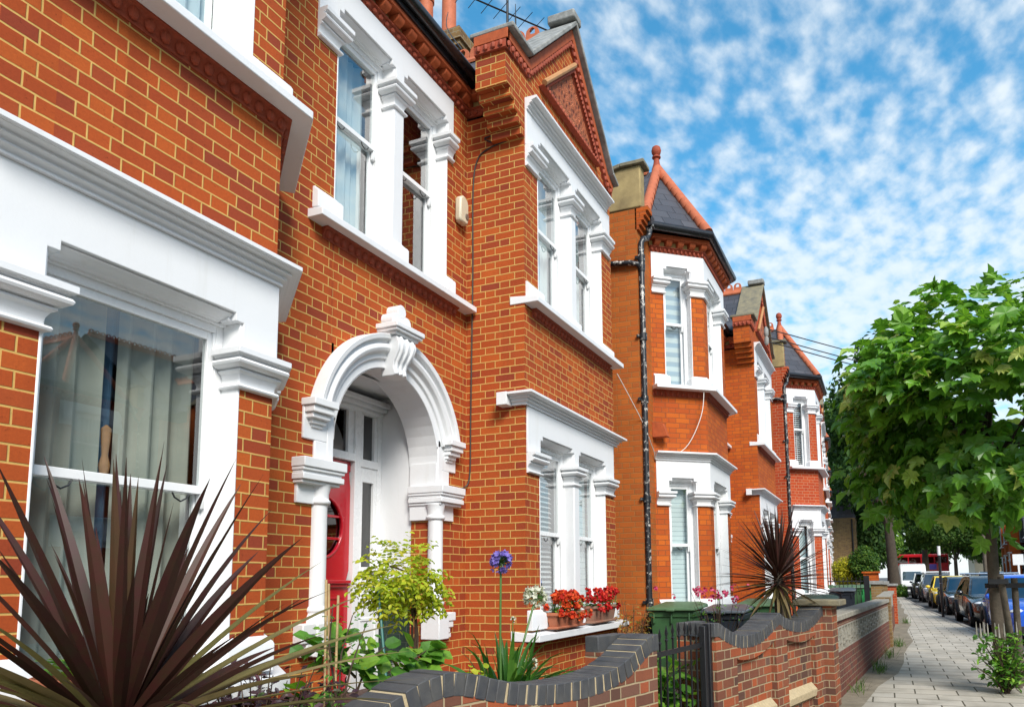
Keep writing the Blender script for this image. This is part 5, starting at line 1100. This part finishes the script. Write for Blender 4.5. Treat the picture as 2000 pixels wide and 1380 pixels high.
# geranium troughs on the sill
def trough(x0, x1, y0, y1, zb, zt, label, mpot, petal, grp, sprig):
    P = thing('geranium_trough', ((x0 + x1) / 2, (y0 + y1) / 2, zb), label, 'flower trough', 'geranium troughs on the bay sill')
    b = MB(); e = .03
    b.add([(x0 + e, y0 + e, zb), (x1 - e, y0 + e, zb), (x1 - e, y1 - e, zb), (x0 + e, y1 - e, zb), (x0, y0, zt), (x1, y0, zt), (x1, y1, zt), (x0, y1, zt)], [(0, 3, 2, 1), (4, 5, 6, 7), (0, 1, 5, 4), (1, 2, 6, 5), (2, 3, 7, 6), (3, 0, 4, 7)])
    b.build('trough', mpot, P, .018)
    MB().box(x0 - .014, x1 + .014, y0 - .014, y1 + .014, zt - .035, zt).build('rim', mpot, P, .010); MB().box(x0 + .005, x1 - .005, y0 + .005, y1 - .005, zb - .004, zb + .022).build('saucer', mpot, P, .008)
    lv = MB(); st = MB()
    for i in range(150): leaf(lv, (rr.uniform(x0, x1), rr.uniform(y0, y1), zt + rr.uniform(-.01, .10)), (rr.gauss(0, 1), rr.gauss(0, 1), rr.uniform(-.2, .6)), (0, -.3, 1), rr.uniform(.035, .06), 'round', rr.random())
    for i in range(sprig):
        c = Vector((rr.uniform(x0 - .04, x1 + .04), rr.uniform(y0 - .05, y1), zt + rr.uniform(.05, .19)))
        if i % 6 == 0: c.z = zt - rr.uniform(.0, .06); c.y = y0 - .03
        st.tube([(c.x + rr.uniform(-.03, .03), c.y + .02, zt), tuple(c)], .003, 5)
        f = MB()
        for k_ in range(18):
            v = Vector((rr.gauss(0, 1), rr.gauss(0, 1), rr.gauss(.3, .8))).normalized(); e_ = c + v * rr.uniform(.012, .034); leaf(f, e_, v.orthogonal() + v * .3, v, rr.uniform(.024, .038), 'round', rr.random(), .0)
        fol(f, 'flower_head', petal, P)
    st.build('stalks', 'stem', P); fol(lv, 'foliage', 'green_leaf', P)
trough(6.90, 7.66, 3.035, 3.185, -.476, -.315, 'smooth terracotta trough of orange-red geraniums on the left half of the bay sill', 'pot', 'orange_petal', 0, 58)
trough(7.92, 8.66, 3.035, 3.185, -.476, -.285, 'weathered terracotta trough of deep red geraniums on the right half of the bay sill', 'pot_old', 'red_petal', 0, 44)
shrub('dry_shrub', 'dry orange leaved shrub between the bay and the green bin', (8.85, 2.92, 0), rstems((8.85, 2.92), 34, .28, -.75, -.25, rr), 'dry_leaf', (.035, .07), 'oval', 20, rr, .07)
shrub('gate_plant', 'bright green leafy plant growing behind the gate', (5.75, 1.75, 0), rstems((5.75, 1.78), 40, .36, -1.2, -.55, rr), 'green_leaf', (.08, .14), 'round', 16, rr, .10)
P = shrub('pink_flower_bush', 'pink flowered plant on thin stems above the blue-black bin', (9.35, 1.95, 0), rstems((9.35, 1.95), 22, .38, -.42, -.12, rr), 'green_leaf', (.03, .06), 'oval', 8, rr, .06)
for i in range(26):
    f = MB(); c = Vector((9.35 + rr.gauss(0, .22), 1.98 + rr.gauss(0, .26), -.17 + rr.uniform(-.10, .08)))
    for k_ in range(9): v = Vector((rr.gauss(0, 1), rr.gauss(0, 1), rr.gauss(.3, .8))).normalized(); leaf(f, c + v * .025, v.orthogonal(), v, .03, 'round', rr.random(), 0.)
    fol(f, 'flower_head', 'pink_petal', P)
for i, (x, y, n) in enumerate(((12.2, .20, 90), (14.3, .06, 70), (16.6, -.12, 90), (10.0, .42, 40), (24.8, -.42, 80))):
    m = MB()
    for _ in range(n): a = rr.uniform(0, 6.3); blade(m, (x + rr.gauss(0, .22), y + rr.gauss(-.02, .05), -1.385), a, R(rr.uniform(40, 88)), rr.uniform(.10, .26), .004, rr.uniform(.2, 1.2), 4, rr.random())
    tag(fol(m, 'grass_tuft', 'hedge', None), ['dry grass tuft at the foot of the screen wall, largest one', 'grass tuft at the foot of the screen wall, middle one', 'grass tuft at the far end of the screen wall', 'small grass tuft near the scalloped wall end', 'grass tuft at the foot of the pale capped pier'][i], 'grass tuft', 'grass tufts along the wall foot')
# ------------------------------------------------------------------ trees
rr = random.Random(5)
tx, ty = 10.95, -1.27
P = thing('young_plane_tree', (tx, ty, -H0), 'young plane tree with big lobed leaves, tied to two stakes at the pavement edge', 'tree')
MB().tube([(tx, ty, -1.42), (tx + .01, ty + .01, -.9), (tx, ty + .02, -.2), (tx - .03, ty + .02, .45), (tx - .02, ty, 1.0), (tx, ty - .05, 1.7), (tx + .05, ty - .1, 2.6)], [.088, .076, .070, .066, .060, .045, .025], 14).build('trunk', 'bark', P)
lm = MB(); clumps = []; ctr = Vector((tx - .15, ty - .12, 2.0))
for i in range(34):
    v = Vector((rr.gauss(0, 1), rr.gauss(0, 1), rr.gauss(0, .75))).normalized(); e = ctr + Vector((v.x * rr.uniform(1.0, 1.75), v.y * rr.uniform(.9, 1.7), v.z * 1.45))
    if e.z < .95: e.z = .95 + rr.random() * .35
    z0 = min(max(.7, e.z - 1.0), 2.2); b = Vector((tx - .01, ty, z0)); mid = b.lerp(e, .55) + Vector((0, 0, .15))
    lm.tube([tuple(b), tuple(mid), tuple(e)], [.028, .016, .006], 6); clumps.append((e, rr.uniform(.42, .62)))
for x, y, z in ((-.2, 1.25, 1.9), (.1, 1.30, 1.45), (-.4, 1.15, 2.4), (-.1, 1.05, 1.15), (-.5, .8, 3.05), (-.4, .4, 3.4), (-.4, 1.0, 2.85), (.2, -.5, 3.5), (.3, 1.3, 2.1), (0, 1.0, 1.9), (-.6, .6, 1.5), (.2, -1.2, 3.0), (-.8, -.2, 2.6), (-.8, .3, 2.0), (-.7, -.6, 1.6)):
    e = Vector((tx + x * .75, ty + y, z)); lm.tube([(tx, ty, max(.8, z - .9)), tuple(e * .5 + Vector((tx, ty, z)) * .5), tuple(e)], [.02, .012, .005], 6); clumps.append((e, .46))
lm.build('limbs', 'bark_dark', P)
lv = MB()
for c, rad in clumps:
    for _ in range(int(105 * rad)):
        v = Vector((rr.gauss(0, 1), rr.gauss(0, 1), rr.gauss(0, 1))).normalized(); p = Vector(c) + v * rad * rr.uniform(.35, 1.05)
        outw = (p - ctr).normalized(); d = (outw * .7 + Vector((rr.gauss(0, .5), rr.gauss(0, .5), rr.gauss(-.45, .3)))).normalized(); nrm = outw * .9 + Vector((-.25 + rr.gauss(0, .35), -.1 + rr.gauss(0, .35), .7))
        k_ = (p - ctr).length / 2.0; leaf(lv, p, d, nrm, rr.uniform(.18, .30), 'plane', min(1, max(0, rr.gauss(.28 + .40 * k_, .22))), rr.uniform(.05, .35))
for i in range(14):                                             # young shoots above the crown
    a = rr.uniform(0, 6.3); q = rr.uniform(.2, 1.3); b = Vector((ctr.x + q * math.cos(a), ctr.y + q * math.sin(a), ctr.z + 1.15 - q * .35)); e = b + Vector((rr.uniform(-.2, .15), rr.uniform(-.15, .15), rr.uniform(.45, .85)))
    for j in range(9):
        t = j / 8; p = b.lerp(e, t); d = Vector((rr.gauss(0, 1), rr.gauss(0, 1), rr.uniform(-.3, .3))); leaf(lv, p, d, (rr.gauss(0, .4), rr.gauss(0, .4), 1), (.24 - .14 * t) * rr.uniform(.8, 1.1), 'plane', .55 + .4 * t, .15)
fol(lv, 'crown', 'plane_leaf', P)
sk = []
for i, (a, b) in enumerate((((tx - .05, ty - .16, -1.42), (tx - .62, ty + .02, .0)), ((tx + .15, ty - .22, -1.42), (tx + .12, ty - .22, -.03)))):
    o = MB().tube([a, tuple(Vector(a).lerp(Vector(b), .5)), b], [.042, .04, .038], 10).build('tree_stake', 'bark'); tag(o, ['round timber stake leaning left of the young plane tree trunk', 'upright round timber stake right of the young plane tree trunk'][i], 'stake', 'stakes tied to the young tree')
M['rubber'] = plain('black_rubber_strap', (.012, .012, .012), .6)
for z, (a, b), lab in ((-.07, ((tx - .66, ty + .05), (tx + .07, ty - .05)), 'upper black rubber strap round the young plane tree and its left stake'), (-.125, ((tx - .10, ty + .06), (tx + .17, ty - .27)), 'lower black rubber strap round the young plane tree and its right stake')):
    T = frame(a, b); l = math.dist(a, b); m = MB(T); m.box(0, l, -.10, -.09, z - .03, z + .03).box(0, l, .09, .10, z - .03, z + .03).box(-.01, 0, -.10, .10, z - .03, z + .03).box(l, l + .01, -.10, .10, z - .03, z + .03)
    tag(m.build('tree_tie', 'rubber'), lab, 'tree tie', 'rubber tree ties')
st = rstems((10.35, -1.22), 52, .46, -1.15, -.62, rr, -1.4)
P = shrub('tree_pit_weeds', 'leafy green weeds with grey flower spikes round the foot of the young plane tree', (10.35, -1.22, 0), st, 'green_leaf', (.05, .095), 'oval', 15, rr, .06, 'weeds')
m = MB()
for i in range(12):
    a = rr.uniform(0, 6.3); q = rr.uniform(.05, .42); b = (10.35 + q * math.cos(a), -1.22 + q * math.sin(a), -.72)
    m.tube([b, (b[0], b[1], b[2] + .16)], [.012, .004], 6)
m.build('flower_spikes', 'concrete', P)
def tree(name, label, x, y, z0, trunk, crown_, mleaf, n, size, seed, lean=(0, 0), kind='quad', cat='tree', group='trees at the end of the street', fork=7):
    r = random.Random(seed); P = thing(name, (x, y, -H0), label, cat, group); h, rad, bz = trunk
    MB().tube([(x, y, z0), (x + lean[0] * .3, y + lean[1] * .3, z0 + h * .5), (x + lean[0], y + lean[1], z0 + h)], [rad * 1.35, rad, rad * .85], 12).build('trunk', bz, P)
    m = MB(); top = Vector((x + lean[0], y + lean[1], z0 + h)); cl = []
    (cx_, cy_, cz_), (rx, ry, rz), nc, cr = crown_
    for i in range(nc):
        v = Vector((r.gauss(0, 1), r.gauss(0, 1), r.gauss(0, 1))).normalized(); q = r.uniform(.45, .95); c = Vector((cx_ + v.x * rx * q, cy_ + v.y * ry * q, cz_ + v.z * rz * q)); cl.append((c, cr * r.uniform(.7, 1.25)))
        if i < fork: m.tube([tuple(top - Vector((0, 0, .3))), tuple(top.lerp(c, .4) + Vector((0, 0, .4))), tuple(c)], [rad * .42, rad * .28, rad * .1], 7)
    m.build('limbs', bz, P); lv = MB(); crown(lv, cl, n, size * .7, size * 1.3, r, kind); fol(lv, 'crown', mleaf, P); return P
tree('street_tree', 'big dark street tree with a forking trunk on the pavement far ahead', 60, -.45, -1.4, (5.2, .36, 'bark_dark'), ((60.5, -.2, 11.0), (4.8, 4.6, 6.3), 46, 1.55), 'tree_dark', 15000, .42, 1, (-.1, .15), fork=16)
tree('street_tree', 'tall mid green tree behind the end of the terrace, with airy top sprigs', 74, 1.6, -1.4, (6, .4, 'bark_dark'), ((74, 1.8, 12.0), (5.5, 4.6, 7.4), 44, 1.6), 'tree_mid', 13000, .42, 2, fork=10)
tree('light_green_tree', 'light green leafy tree beside the yellow brick gable end', 80, 1.2, -1.4, (3, .25, 'bark_dark'), ((80, 1.0, 5.0), (3.4, 2.2, 4.2), 22, 1.3), 'tree_lite', 5000, .38, 3)
tree('dark_tree', 'dark bushy tree behind the round hedge bush', 66, .9, -1.4, (2, .3, 'bark_dark'), ((66, 1.3, 3.0), (3.2, 2.6, 3.4), 22, 1.2), 'tree_dark', 6000, .36, 4)
tree('street_tree', 'dark wide tree over the far parked cars, left of the sign pole', 92, -4.0, -1.4, (4.5, .35, 'bark_dark'), ((92, -4.0, 8.5), (6, 5.0, 6.0), 40, 1.7), 'tree_mid', 11000, .50, 5)
tree('street_tree', 'small olive green tree standing by the road right of the sign pole', 74, -5.6, -1.4, (3.0, .16, 'bark'), ((74, -5.4, 3.7), (3.0, 3.3, 2.0), 24, 1.0), 'tree_mid', 7000, .30, 6)
tree('street_tree', 'dark tree mass behind the red bus', 118, -7.0, -1.4, (5, .5, 'bark_dark'), ((118, -6, 9), (6, 11, 8), 50, 2.4), 'tree_dark', 10000, .75, 7)
tree('street_tree', 'dark tree behind the young plane tree on the far side of the road', 100, -13, -1.4, (5, .5, 'bark_dark'), ((100, -13, 7), (6, 7, 6), 40, 2.0), 'tree_mid', 8000, .60, 8)
def bush(name, label, x, y, r3, z, m, n, s, seed):
    r = random.Random(seed); P = thing(name, (x, y, -H0), label, 'bush', 'garden bushes'); cl = []
    for i in range(26): v = Vector((r.gauss(0, 1), r.gauss(0, 1), r.gauss(0, 1))).normalized(); cl.append((Vector((x + v.x * r3[0] * .62, y + v.y * r3[1] * .62, z + v.z * r3[2] * .62)), min(r3) * .5))
    MB().tube([(x, y, -1.4), (x, y, z)], .06, 7).build('stem', 'bark_dark', P); lv = MB(); crown(lv, cl, n, s * .7, s * 1.3, r, 'quad', .1, .6); fol(lv, 'foliage', m, P)
bush('round_bush', 'clipped round green bush above the far garden wall', 36, .92, (.95, .62, .95), .55, 'hedge', 6500, .10, 1)
bush('golden_bush', 'bright yellow golden bush beside the round green one', 36.5, 1.75, (.8, .62, .75), .30, 'gold', 4000, .10, 2)
bush('roadside_bush', 'low green bush at the foot of the far street tree', 57, -.75, (.7, .5, .5), -1.05, 'hedge', 1500, .14, 3)
bush('far_hedge', 'green hedge in front of the houses across the road', 66, -7.8, (5.5, .7, .7), -.55, 'hedge', 4000, .22, 4)

# ------------------------------------------------------------------ gable end building beyond the terrace
B = thing('yellow_brick_building', (62, 2.6, -H0), 'yellow brick building with a slate mansard roof at the end of the terrace', 'building')
MB().box(62, 75, 2.05, 9, -1.5, 4.6).build('wall', 'brick_stock', B)
m = MB(); m.add([(62, 2.0, 4.6), (62, 9, 4.6), (75, 9, 4.6), (75, 2.0, 4.6), (62.2, 2.9, 7.0), (62.2, 9, 7.0), (75, 9, 7.0), (75, 2.9, 7.0)], [(0, 1, 5, 4), (1, 2, 6, 5), (2, 3, 7, 6), (3, 0, 4, 7), (4, 5, 6, 7)]); m.build('roof', 'slate', B)
MB().tube([(61.95, 2.3, -1.4), (61.95, 2.3, 4.5)], .06, 8).build('downpipe', 'black', B)

# ------------------------------------------------------------------ vehicles
M['tyre'] = plain('tyre_rubber', (.015, .015, .016), .85); M['rim'] = plain('alloy_rim', (.42, .43, .45), .3, 1.); M['lamp'] = plain('headlamp_lens', (.62, .66, .70), .12); M['plate'] = plain('number_plate', (.75, .75, .70), .5)
M['trim'] = plain('black_plastic_trim', (.012, .012, .013), .5); M['chrome'] = plain('chrome_trim', (.6, .6, .62), .15, 1.)
M['car_glass'] = glass_mat('car_glass', (.22, .28, .30), 1.6, .12); M['seatdark'] = plain('dark_cabin', (.015, .015, .017), .8)
def paint(name, c, metal=.3): M[name] = plain(name, c, .28, metal, var=.06, sc=2, coat=1.); return name
def car(x, y, rot, L, Wd, H, paint_, label, kind='hatch', hood=.30, rails=None):
    o = thing('parked_car', (x, y, -H0 - .10), label, 'car', 'cars parked along the kerb'); org = ORG[o.name]
    w = Wd / 2; belt = H * .62; hb = H * .66 if kind != 'suv' else H * .65
    def mk(mb, name, m, bev=0., par=o): mb.v = [(a + org[0], b + org[1], c + org[2]) for a, b, c in mb.v]; return mb.build(name, m, par, bev)
    B = lambda: MB(z0=0)
    xs1 = hood * L; xs2 = xs1 + .17 * L                          # windscreen foot and head
    xr2, xr1 = (.93 * L, .985 * L) if kind == 'suv' else (.86 * L, .97 * L)
    sec = [(0, .24, H * .40, H * .44, .80), (.03 * L, .20, H * .46, H * .50, .90), (.10 * L, .18, H * .50, H * .565, .965), (xs1, .17, belt, belt + .02, 1.0), (.55 * L, .17, belt, belt + .03, 1.0), (.85 * L, .18, belt + .01, belt + .04, .985), (.96 * L, .22, belt, belt + .03, .93), (L, .28, belt * .88, belt * .92, .82)]
    b = B(); vs = []; nn = 14
    for X_, zb, zs, zt, k in sec:
        hw = w * k; half = [(hw * .86, zb), (hw * .985, zb + .14), (hw * 1.0, zb + (zs - zb) * .55), (hw * .985, zs - .03), (hw * .94, zs + .005), (hw * .82, zt), (hw * .45, zt + .022)]
        vs += [(X_, a, c) for a, c in half] + [(X_, -a, c) for a, c in half[::-1]]
    b.add(vs, [(i * nn + j, i * nn + (j + 1) % nn, (i + 1) * nn + (j + 1) % nn, (i + 1) * nn + j) for i in range(len(sec) - 1) for j in range(nn)] + [tuple(range(nn))[::-1], tuple(range((len(sec) - 1) * nn, len(sec) * nn))])
    body = mk(b, 'body', paint_)
    g = B(); gw0, gw1 = w * .90, w * .70
    R4 = lambda X_, hw, z: [(X_, -hw, z), (X_, hw, z)]
    st = [R4(xs1 - .02, gw0, belt - .02), R4(xs2, gw1, H - .06), R4(xs2 + .25, gw1 * 1.02, H), R4((xs2 + xr2) / 2, gw1 * 1.03, H + .01), R4(xr2 - .1, gw1, H - .03), R4(xr1, gw0 * .96, belt)]
    lowl = [R4(s[0][0] if 0 < i < 5 else s[0][0], gw0 if i not in (0, 5) else gw0, belt - .02) for i, s in enumerate(st)]
    top = [p for s in st for p in s]
    g.add(top, [(2 * i, 2 * i + 1, 2 * i + 3, 2 * i + 2) for i in range(5)])
    for sg in (0, 1):
        g.add([s[sg] for s in st], [tuple(range(6))])
    mk(g, 'roof', paint_)
    def inset(q, k, off):
        c = sum((Vector(p) for p in q), Vector()) / len(q); nrm = (Vector(q[1]) - Vector(q[0])).cross(Vector(q[2]) - Vector(q[1])).normalized()
        if nrm.dot(c - Vector((L * .5, 0, H * .5))) < 0: nrm = -nrm
        return [tuple(c + (Vector(p) - c) * k + nrm * off) for p in q]
    ws = [st[0][0], st[0][1], st[1][1], st[1][0]]; m = B(); m.add(inset(ws, .90, .010), [(0, 1, 2, 3)]); mk(m, 'windscreen', 'car_glass'); m = B(); m.add(inset(ws, .93, .004), [(0, 1, 2, 3)]); mk(m, 'windscreen_seal', 'trim')
    for sg in (0, 1):
        pts_ = [st[0][sg], st[1][sg], st[2][sg], st[3][sg], st[4][sg], st[5][sg]]; xm = (xs1 + xr1) / 2
        zt_ = lambda X_: H - .10; mid = Vector((xm, st[3][sg][1], H - .09)); bm_ = Vector((xm, st[0][sg][1], belt + .03))
        f = inset([(xs1 + .30, st[0][sg][1], belt + .03), (xs2 + .12, st[1][sg][1], H - .10), tuple(mid - Vector((.04, 0, 0))), tuple(bm_ - Vector((.04, 0, 0)))], .97, .012)
        r_ = inset([tuple(bm_ + Vector((.04, 0, 0))), tuple(mid + Vector((.04, 0, 0))), (xr2 - .16, st[4][sg][1], H - .11), (xr1 - .30, st[5][sg][1], belt + .04)], .96, .012)
        for q in (f, r_): m = B(); m.add(q, [(0, 1, 2, 3)]); mk(m, 'side_window', 'car_glass')
        s_ = -1 if sg == 0 else 1
        m = B(); m.ell((xs1 + .32, s_ * (w + .09), belt + .07), (.07, .10, .075), 10, 6); mk(m, 'wing_mirror', paint_)
        for X_ in (.175 * L, .80 * L):
            r = .315 if kind != 'suv' else .345; n = 20; m = B()
            ring = [(r * .62, -.10), (r * .70, -.11), (r * .96, -.10), (r, -.06), (r, .06), (r * .96, .10), (r * .62, .10)]
            vs = [(X_ + q * math.cos(2 * PI * j / n), s_ * (w - .10) + a * s_ * -1, r + q * math.sin(2 * PI * j / n)) for q, a in ring for j in range(n)]
            m.add(vs, [(i * n + j, i * n + (j + 1) % n, (i + 1) * n + (j + 1) % n, (i + 1) * n + j) for i in range(6) for j in range(n)]); wh = mk(m, 'wheel', 'tyre')
            m = B(); yo = s_ * (w - .005)
            m.prism([(X_ + r * .64 * math.cos(2 * PI * j / n), r + r * .64 * math.sin(2 * PI * j / n)) for j in range(n)], 'y', yo - .06 * s_, yo - .05 * s_)
            mk(m, 'hub', 'trim', 0., wh); m = B()
            for k in range(5):
                a = 2 * PI * k / 5 + .3; m.tube([(X_, yo - .02 * s_, r), (X_ + r * .62 * math.cos(a), yo - .03 * s_, r + r * .62 * math.sin(a))], .032, 6)
            m.tube([(X_ + r * .63 * math.cos(2 * PI * j / n), yo - .03 * s_, r + r * .63 * math.sin(2 * PI * j / n)) for j in range(n + 1)], .018, 6, False); mk(m, 'rim', 'rim', 0., wh)
            m = B(); m.tube([(X_ + (r + .055) * math.cos(PI * j / 12), s_ * (w + .002), r + (r + .055) * math.sin(PI * j / 12)) for j in range(13)], .045, 6); mk(m, 'wheel_arch', 'trim')
        m = B(); hx = .055 * L; m.ell((hx, s_ * w * .70, H * .475), (.16, w * .22, .062), 10, 6); mk(m, 'headlight', 'lamp')
        m = B(); m.box(xm - .30, xm - .12, s_ * (w + .004) - .012, s_ * (w + .004) + .012, belt - .10, belt - .075); m.box(xm + .75, xm + .93, s_ * (w - .01) - .012, s_ * (w - .01) + .012, belt - .10, belt - .075); mk(m, 'door_handle', paint_)
        m = B()
        for X_ in (xs1 + .2, xm): m.box(X_ - .005, X_ + .005, s_ * (w + .001) - .004, s_ * (w + .001) + .003, .30, belt - .04)
        mk(m, 'door_gap', 'trim')
    m = B(); m.prism([(-w * .42, H * .34), (w * .42, H * .34), (w * .50, H * .44), (w * .44, H * .475), (-w * .44, H * .475), (-w * .50, H * .44)], 'x', -.02 * L + .03, .05 * L); mk(m, 'grille', 'trim')
    m = B(); m.box(-.012, .10, -w * .72, w * .72, H * .15, H * .22); m.box(-.006, .1, w * .55, w * .80, H * .20, H * .28); m.box(-.006, .1, -w * .80, -w * .55, H * .20, H * .28); mk(m, 'bumper_intake', 'trim', .01)
    m = B(); m.box(-.035, 0, -.26, .26, H * .265, H * .34); mk(m, 'number_plate', 'plate')
    m = B(); m.tube([(-.012, -.06, H * .42), (-.03, 0, H * .425), (-.012, .06, H * .42)], .018, 6); mk(m, 'badge', 'chrome')
    if rails:
        m = B()
        for X_ in (xs2 + .35, xs2 + 1.5): m.tube([(X_, -w * .8, H + .09), (X_, w * .8, H + .09)], .03, 8)
        for sg in (-1, 1): m.tube([(xs2 + .2, sg * w * .66, H + .045), (xs2 + 1.9, sg * w * .66, H + .035)], .022, 6)
        mk(m, 'roof_rack', rails)
    o.rotation_euler.z = rot; return o
kd = lambda x: math.atan2(lerp(KERB, x + 2) - lerp(KERB, x - 2), 4)
def park(xf, off, L, Wd, *a, **k): yk = lerp(KERB, xf + L / 2); an = kd(xf + L / 2); return car(xf, yk - off - Wd / 2 - math.sin(an) * L / 2, an, L, Wd, *a, **k)
park(18.4, .10, 4.2, 1.78, 1.50, paint('blue_paint', (.015, .12, .70)), 'bright blue car at the right edge behind the stakes')
park(24.3, .20, 4.9, 1.88, 1.46, paint('black_paint', (.014, .016, .020)), 'glossy black estate car, nearest of the row ahead', rails='chrome')
park(32.0, .40, 4.3, 1.80, 1.45, paint('grey_blue_paint', (.03, .04, .055)), 'dark grey-blue hatchback behind the sign pole')
park(38.6, .50, 3.9, 1.76, 1.50, paint('yellow_paint', (.80, .55, .01), 0.), 'yellow hatchback parked between the grey cars')
park(47.5, .62, 4.7, 1.90, 1.66, paint('silver_paint', (.30, .31, .33), .6), 'silver-grey SUV with a white roof rack', 'suv', rails='joinery')
park(54.4, .55, 4.5, 1.85, 1.70, paint('dark_paint', (.012, .014, .018)), 'dark car parked in the shade beside the big street tree', 'suv')
an = PI + R(-3)
car(52.5, -6.0, R(-4), 4.6, 1.86, 1.75, 'dark_paint', 'dark SUV across the road above the grey-blue hatchback', 'suv')
car(46.0, -6.9, R(-4), 4.3, 1.8, 1.45, paint('pale_paint', (.55, .56, .55)), 'pale car across the road behind the black estate car')
car(58, -8.0, R(-4), 4.3, 1.8, 1.45, 'blue_paint', 'blue car across the road seen between the stakes')
# white van and red bus
V = thing('white_van', (68, -1.9, -H0 - .1), 'white high roof van beyond the silver SUV', 'van')
V_ = MB(); V_.prism([(66.0, -1.25), (66.0, -.55), (66.25, -.42), (66.95, .25), (67.3, .88), (67.9, 1.05), (71.5, 1.05), (71.6, -1.25)], 'y', -2.9, -.95); V_.build('body', 'joinery', V, .12)
MB().add([(66.36, -2.72, -.28), (66.36, -1.13, -.28), (67.02, -1.2, .42), (67.02, -2.65, .42)], [(0, 1, 2, 3)]).build('windscreen', 'car_glass', V)
MB().box(66.9, 67.9, -2.93, -2.92, -.3, .35).box(66.9, 67.9, -.945, -.935, -.3, .35).build('side_window', 'car_glass', V); MB().box(65.97, 66.05, -2.6, -1.25, -1.0, -.75).build('grille', 'trim', V)
for xx in (66.9, 70.6):
    for yy in (-2.85, -1.0): MB().prism([(xx + .34 * math.cos(t * PI / 9), -1.14 + .34 * math.sin(t * PI / 9)) for t in range(18)], 'y', yy - .1, yy + .1).build('wheel', 'tyre', V)
M['bus_red'] = plain('bus_red_paint', (.55, .012, .018), .3, var=.05, coat=.6); M['ad_yellow'] = plain('yellow_panel', (.75, .55, .03), .5); M['ad_violet'] = plain('violet_panel', (.16, .10, .45), .5)
Bz = thing('red_bus', (103, -4.2, -H0 - .1), 'red double decker bus crossing at the end of the street', 'bus')
MB().box(102, 104.5, -7.0, -1.0, -1.1, 2.75).build('body', 'bus_red', Bz, .12)
for i in range(4):
    MB().box(101.97, 102.02, -6.8 + 1.45 * i, -5.5 + 1.45 * i, 1.65, 2.4).build('window', 'car_glass', Bz); MB().box(101.97, 102.02, -6.8 + 1.45 * i, -5.5 + 1.45 * i, -.3, .6).build('window', 'car_glass', Bz)
MB().box(101.96, 102.0, -3.4, -2.1, .85, 1.45).build('advert_panel', 'ad_yellow', Bz); MB().box(101.96, 102.0, -5.6, -3.9, .85, 1.5).build('advert_panel', 'ad_violet', Bz)
for yy in (-6, -2): MB().prism([(yy + .5 * math.cos(t * PI / 9), -.98 + .5 * math.sin(t * PI / 9)) for t in range(18)], 'x', 101.95, 102.3).build('wheel', 'tyre', Bz)
# sign pole, boards
P = thing('sign_pole', (28.7, -1.68, -H0), 'slim black sign pole with a white cap at the kerb', 'sign pole')
MB().tube([(28.7, -1.68, -1.4), (28.7, -1.68, .85)], .045, 10).build('pole', 'iron', P); MB().tube([(28.7, -1.68, .72), (28.7, -1.68, 1.03)], .052, 10).build('cap', 'joinery', P); MB().tube([(28.7, -1.68, .02), (28.7, -1.68, .04)], .049, 10).tube([(28.7, -1.68, -.25), (28.7, -1.68, -.23)], .049, 10).build('band', 'chrome', P)
P = thing('board_sign', (42, -5.9, -H0), 'blank white board on a white post across the road', 'sign')
MB().box(41.98, 42.02, -6.12, -5.66, .50, 1.02).build('board', 'joinery', P); MB().box(41.97, 42.03, -5.93, -5.85, -1.5, .5).build('post', 'joinery', P)
P = thing('yellow_sign', (58, .75, -H0), 'yellow sign board beside the big street tree', 'sign')
MB().box(57.98, 58.02, .72, 1.18, .25, .80).build('board', 'ad_yellow', P); MB().tube([(58, .95, -1.4), (58, .95, .3)], .04, 8).build('post', 'iron', P)
P = thing('utility_pole', (62, -6.6, -H0), 'weathered timber pole across the road', 'pole'); MB().tube([(62, -6.6, -1.4), (62, -6.6, 6)], .14, 10).build('pole', 'bark', P); MB().box(61.9, 62.1, -7.2, -6.0, 5.4, 5.5).build('crossarm', 'bark', P)
B = thing('low_building', (112, -16, -H0), 'pale low building with a dark opening at the far end of the road', 'building')
MB().box(110, 118, -22, -10.5, -1.5, 2.4).build('wall', 'cream', B); MB().box(109.5, 118, -22.2, -10.2, 2.4, 2.7).build('roof', 'slate', B); MB().box(109.95, 110.1, -15.5, -13.5, .3, 1.5).build('window', 'car_glass', B)
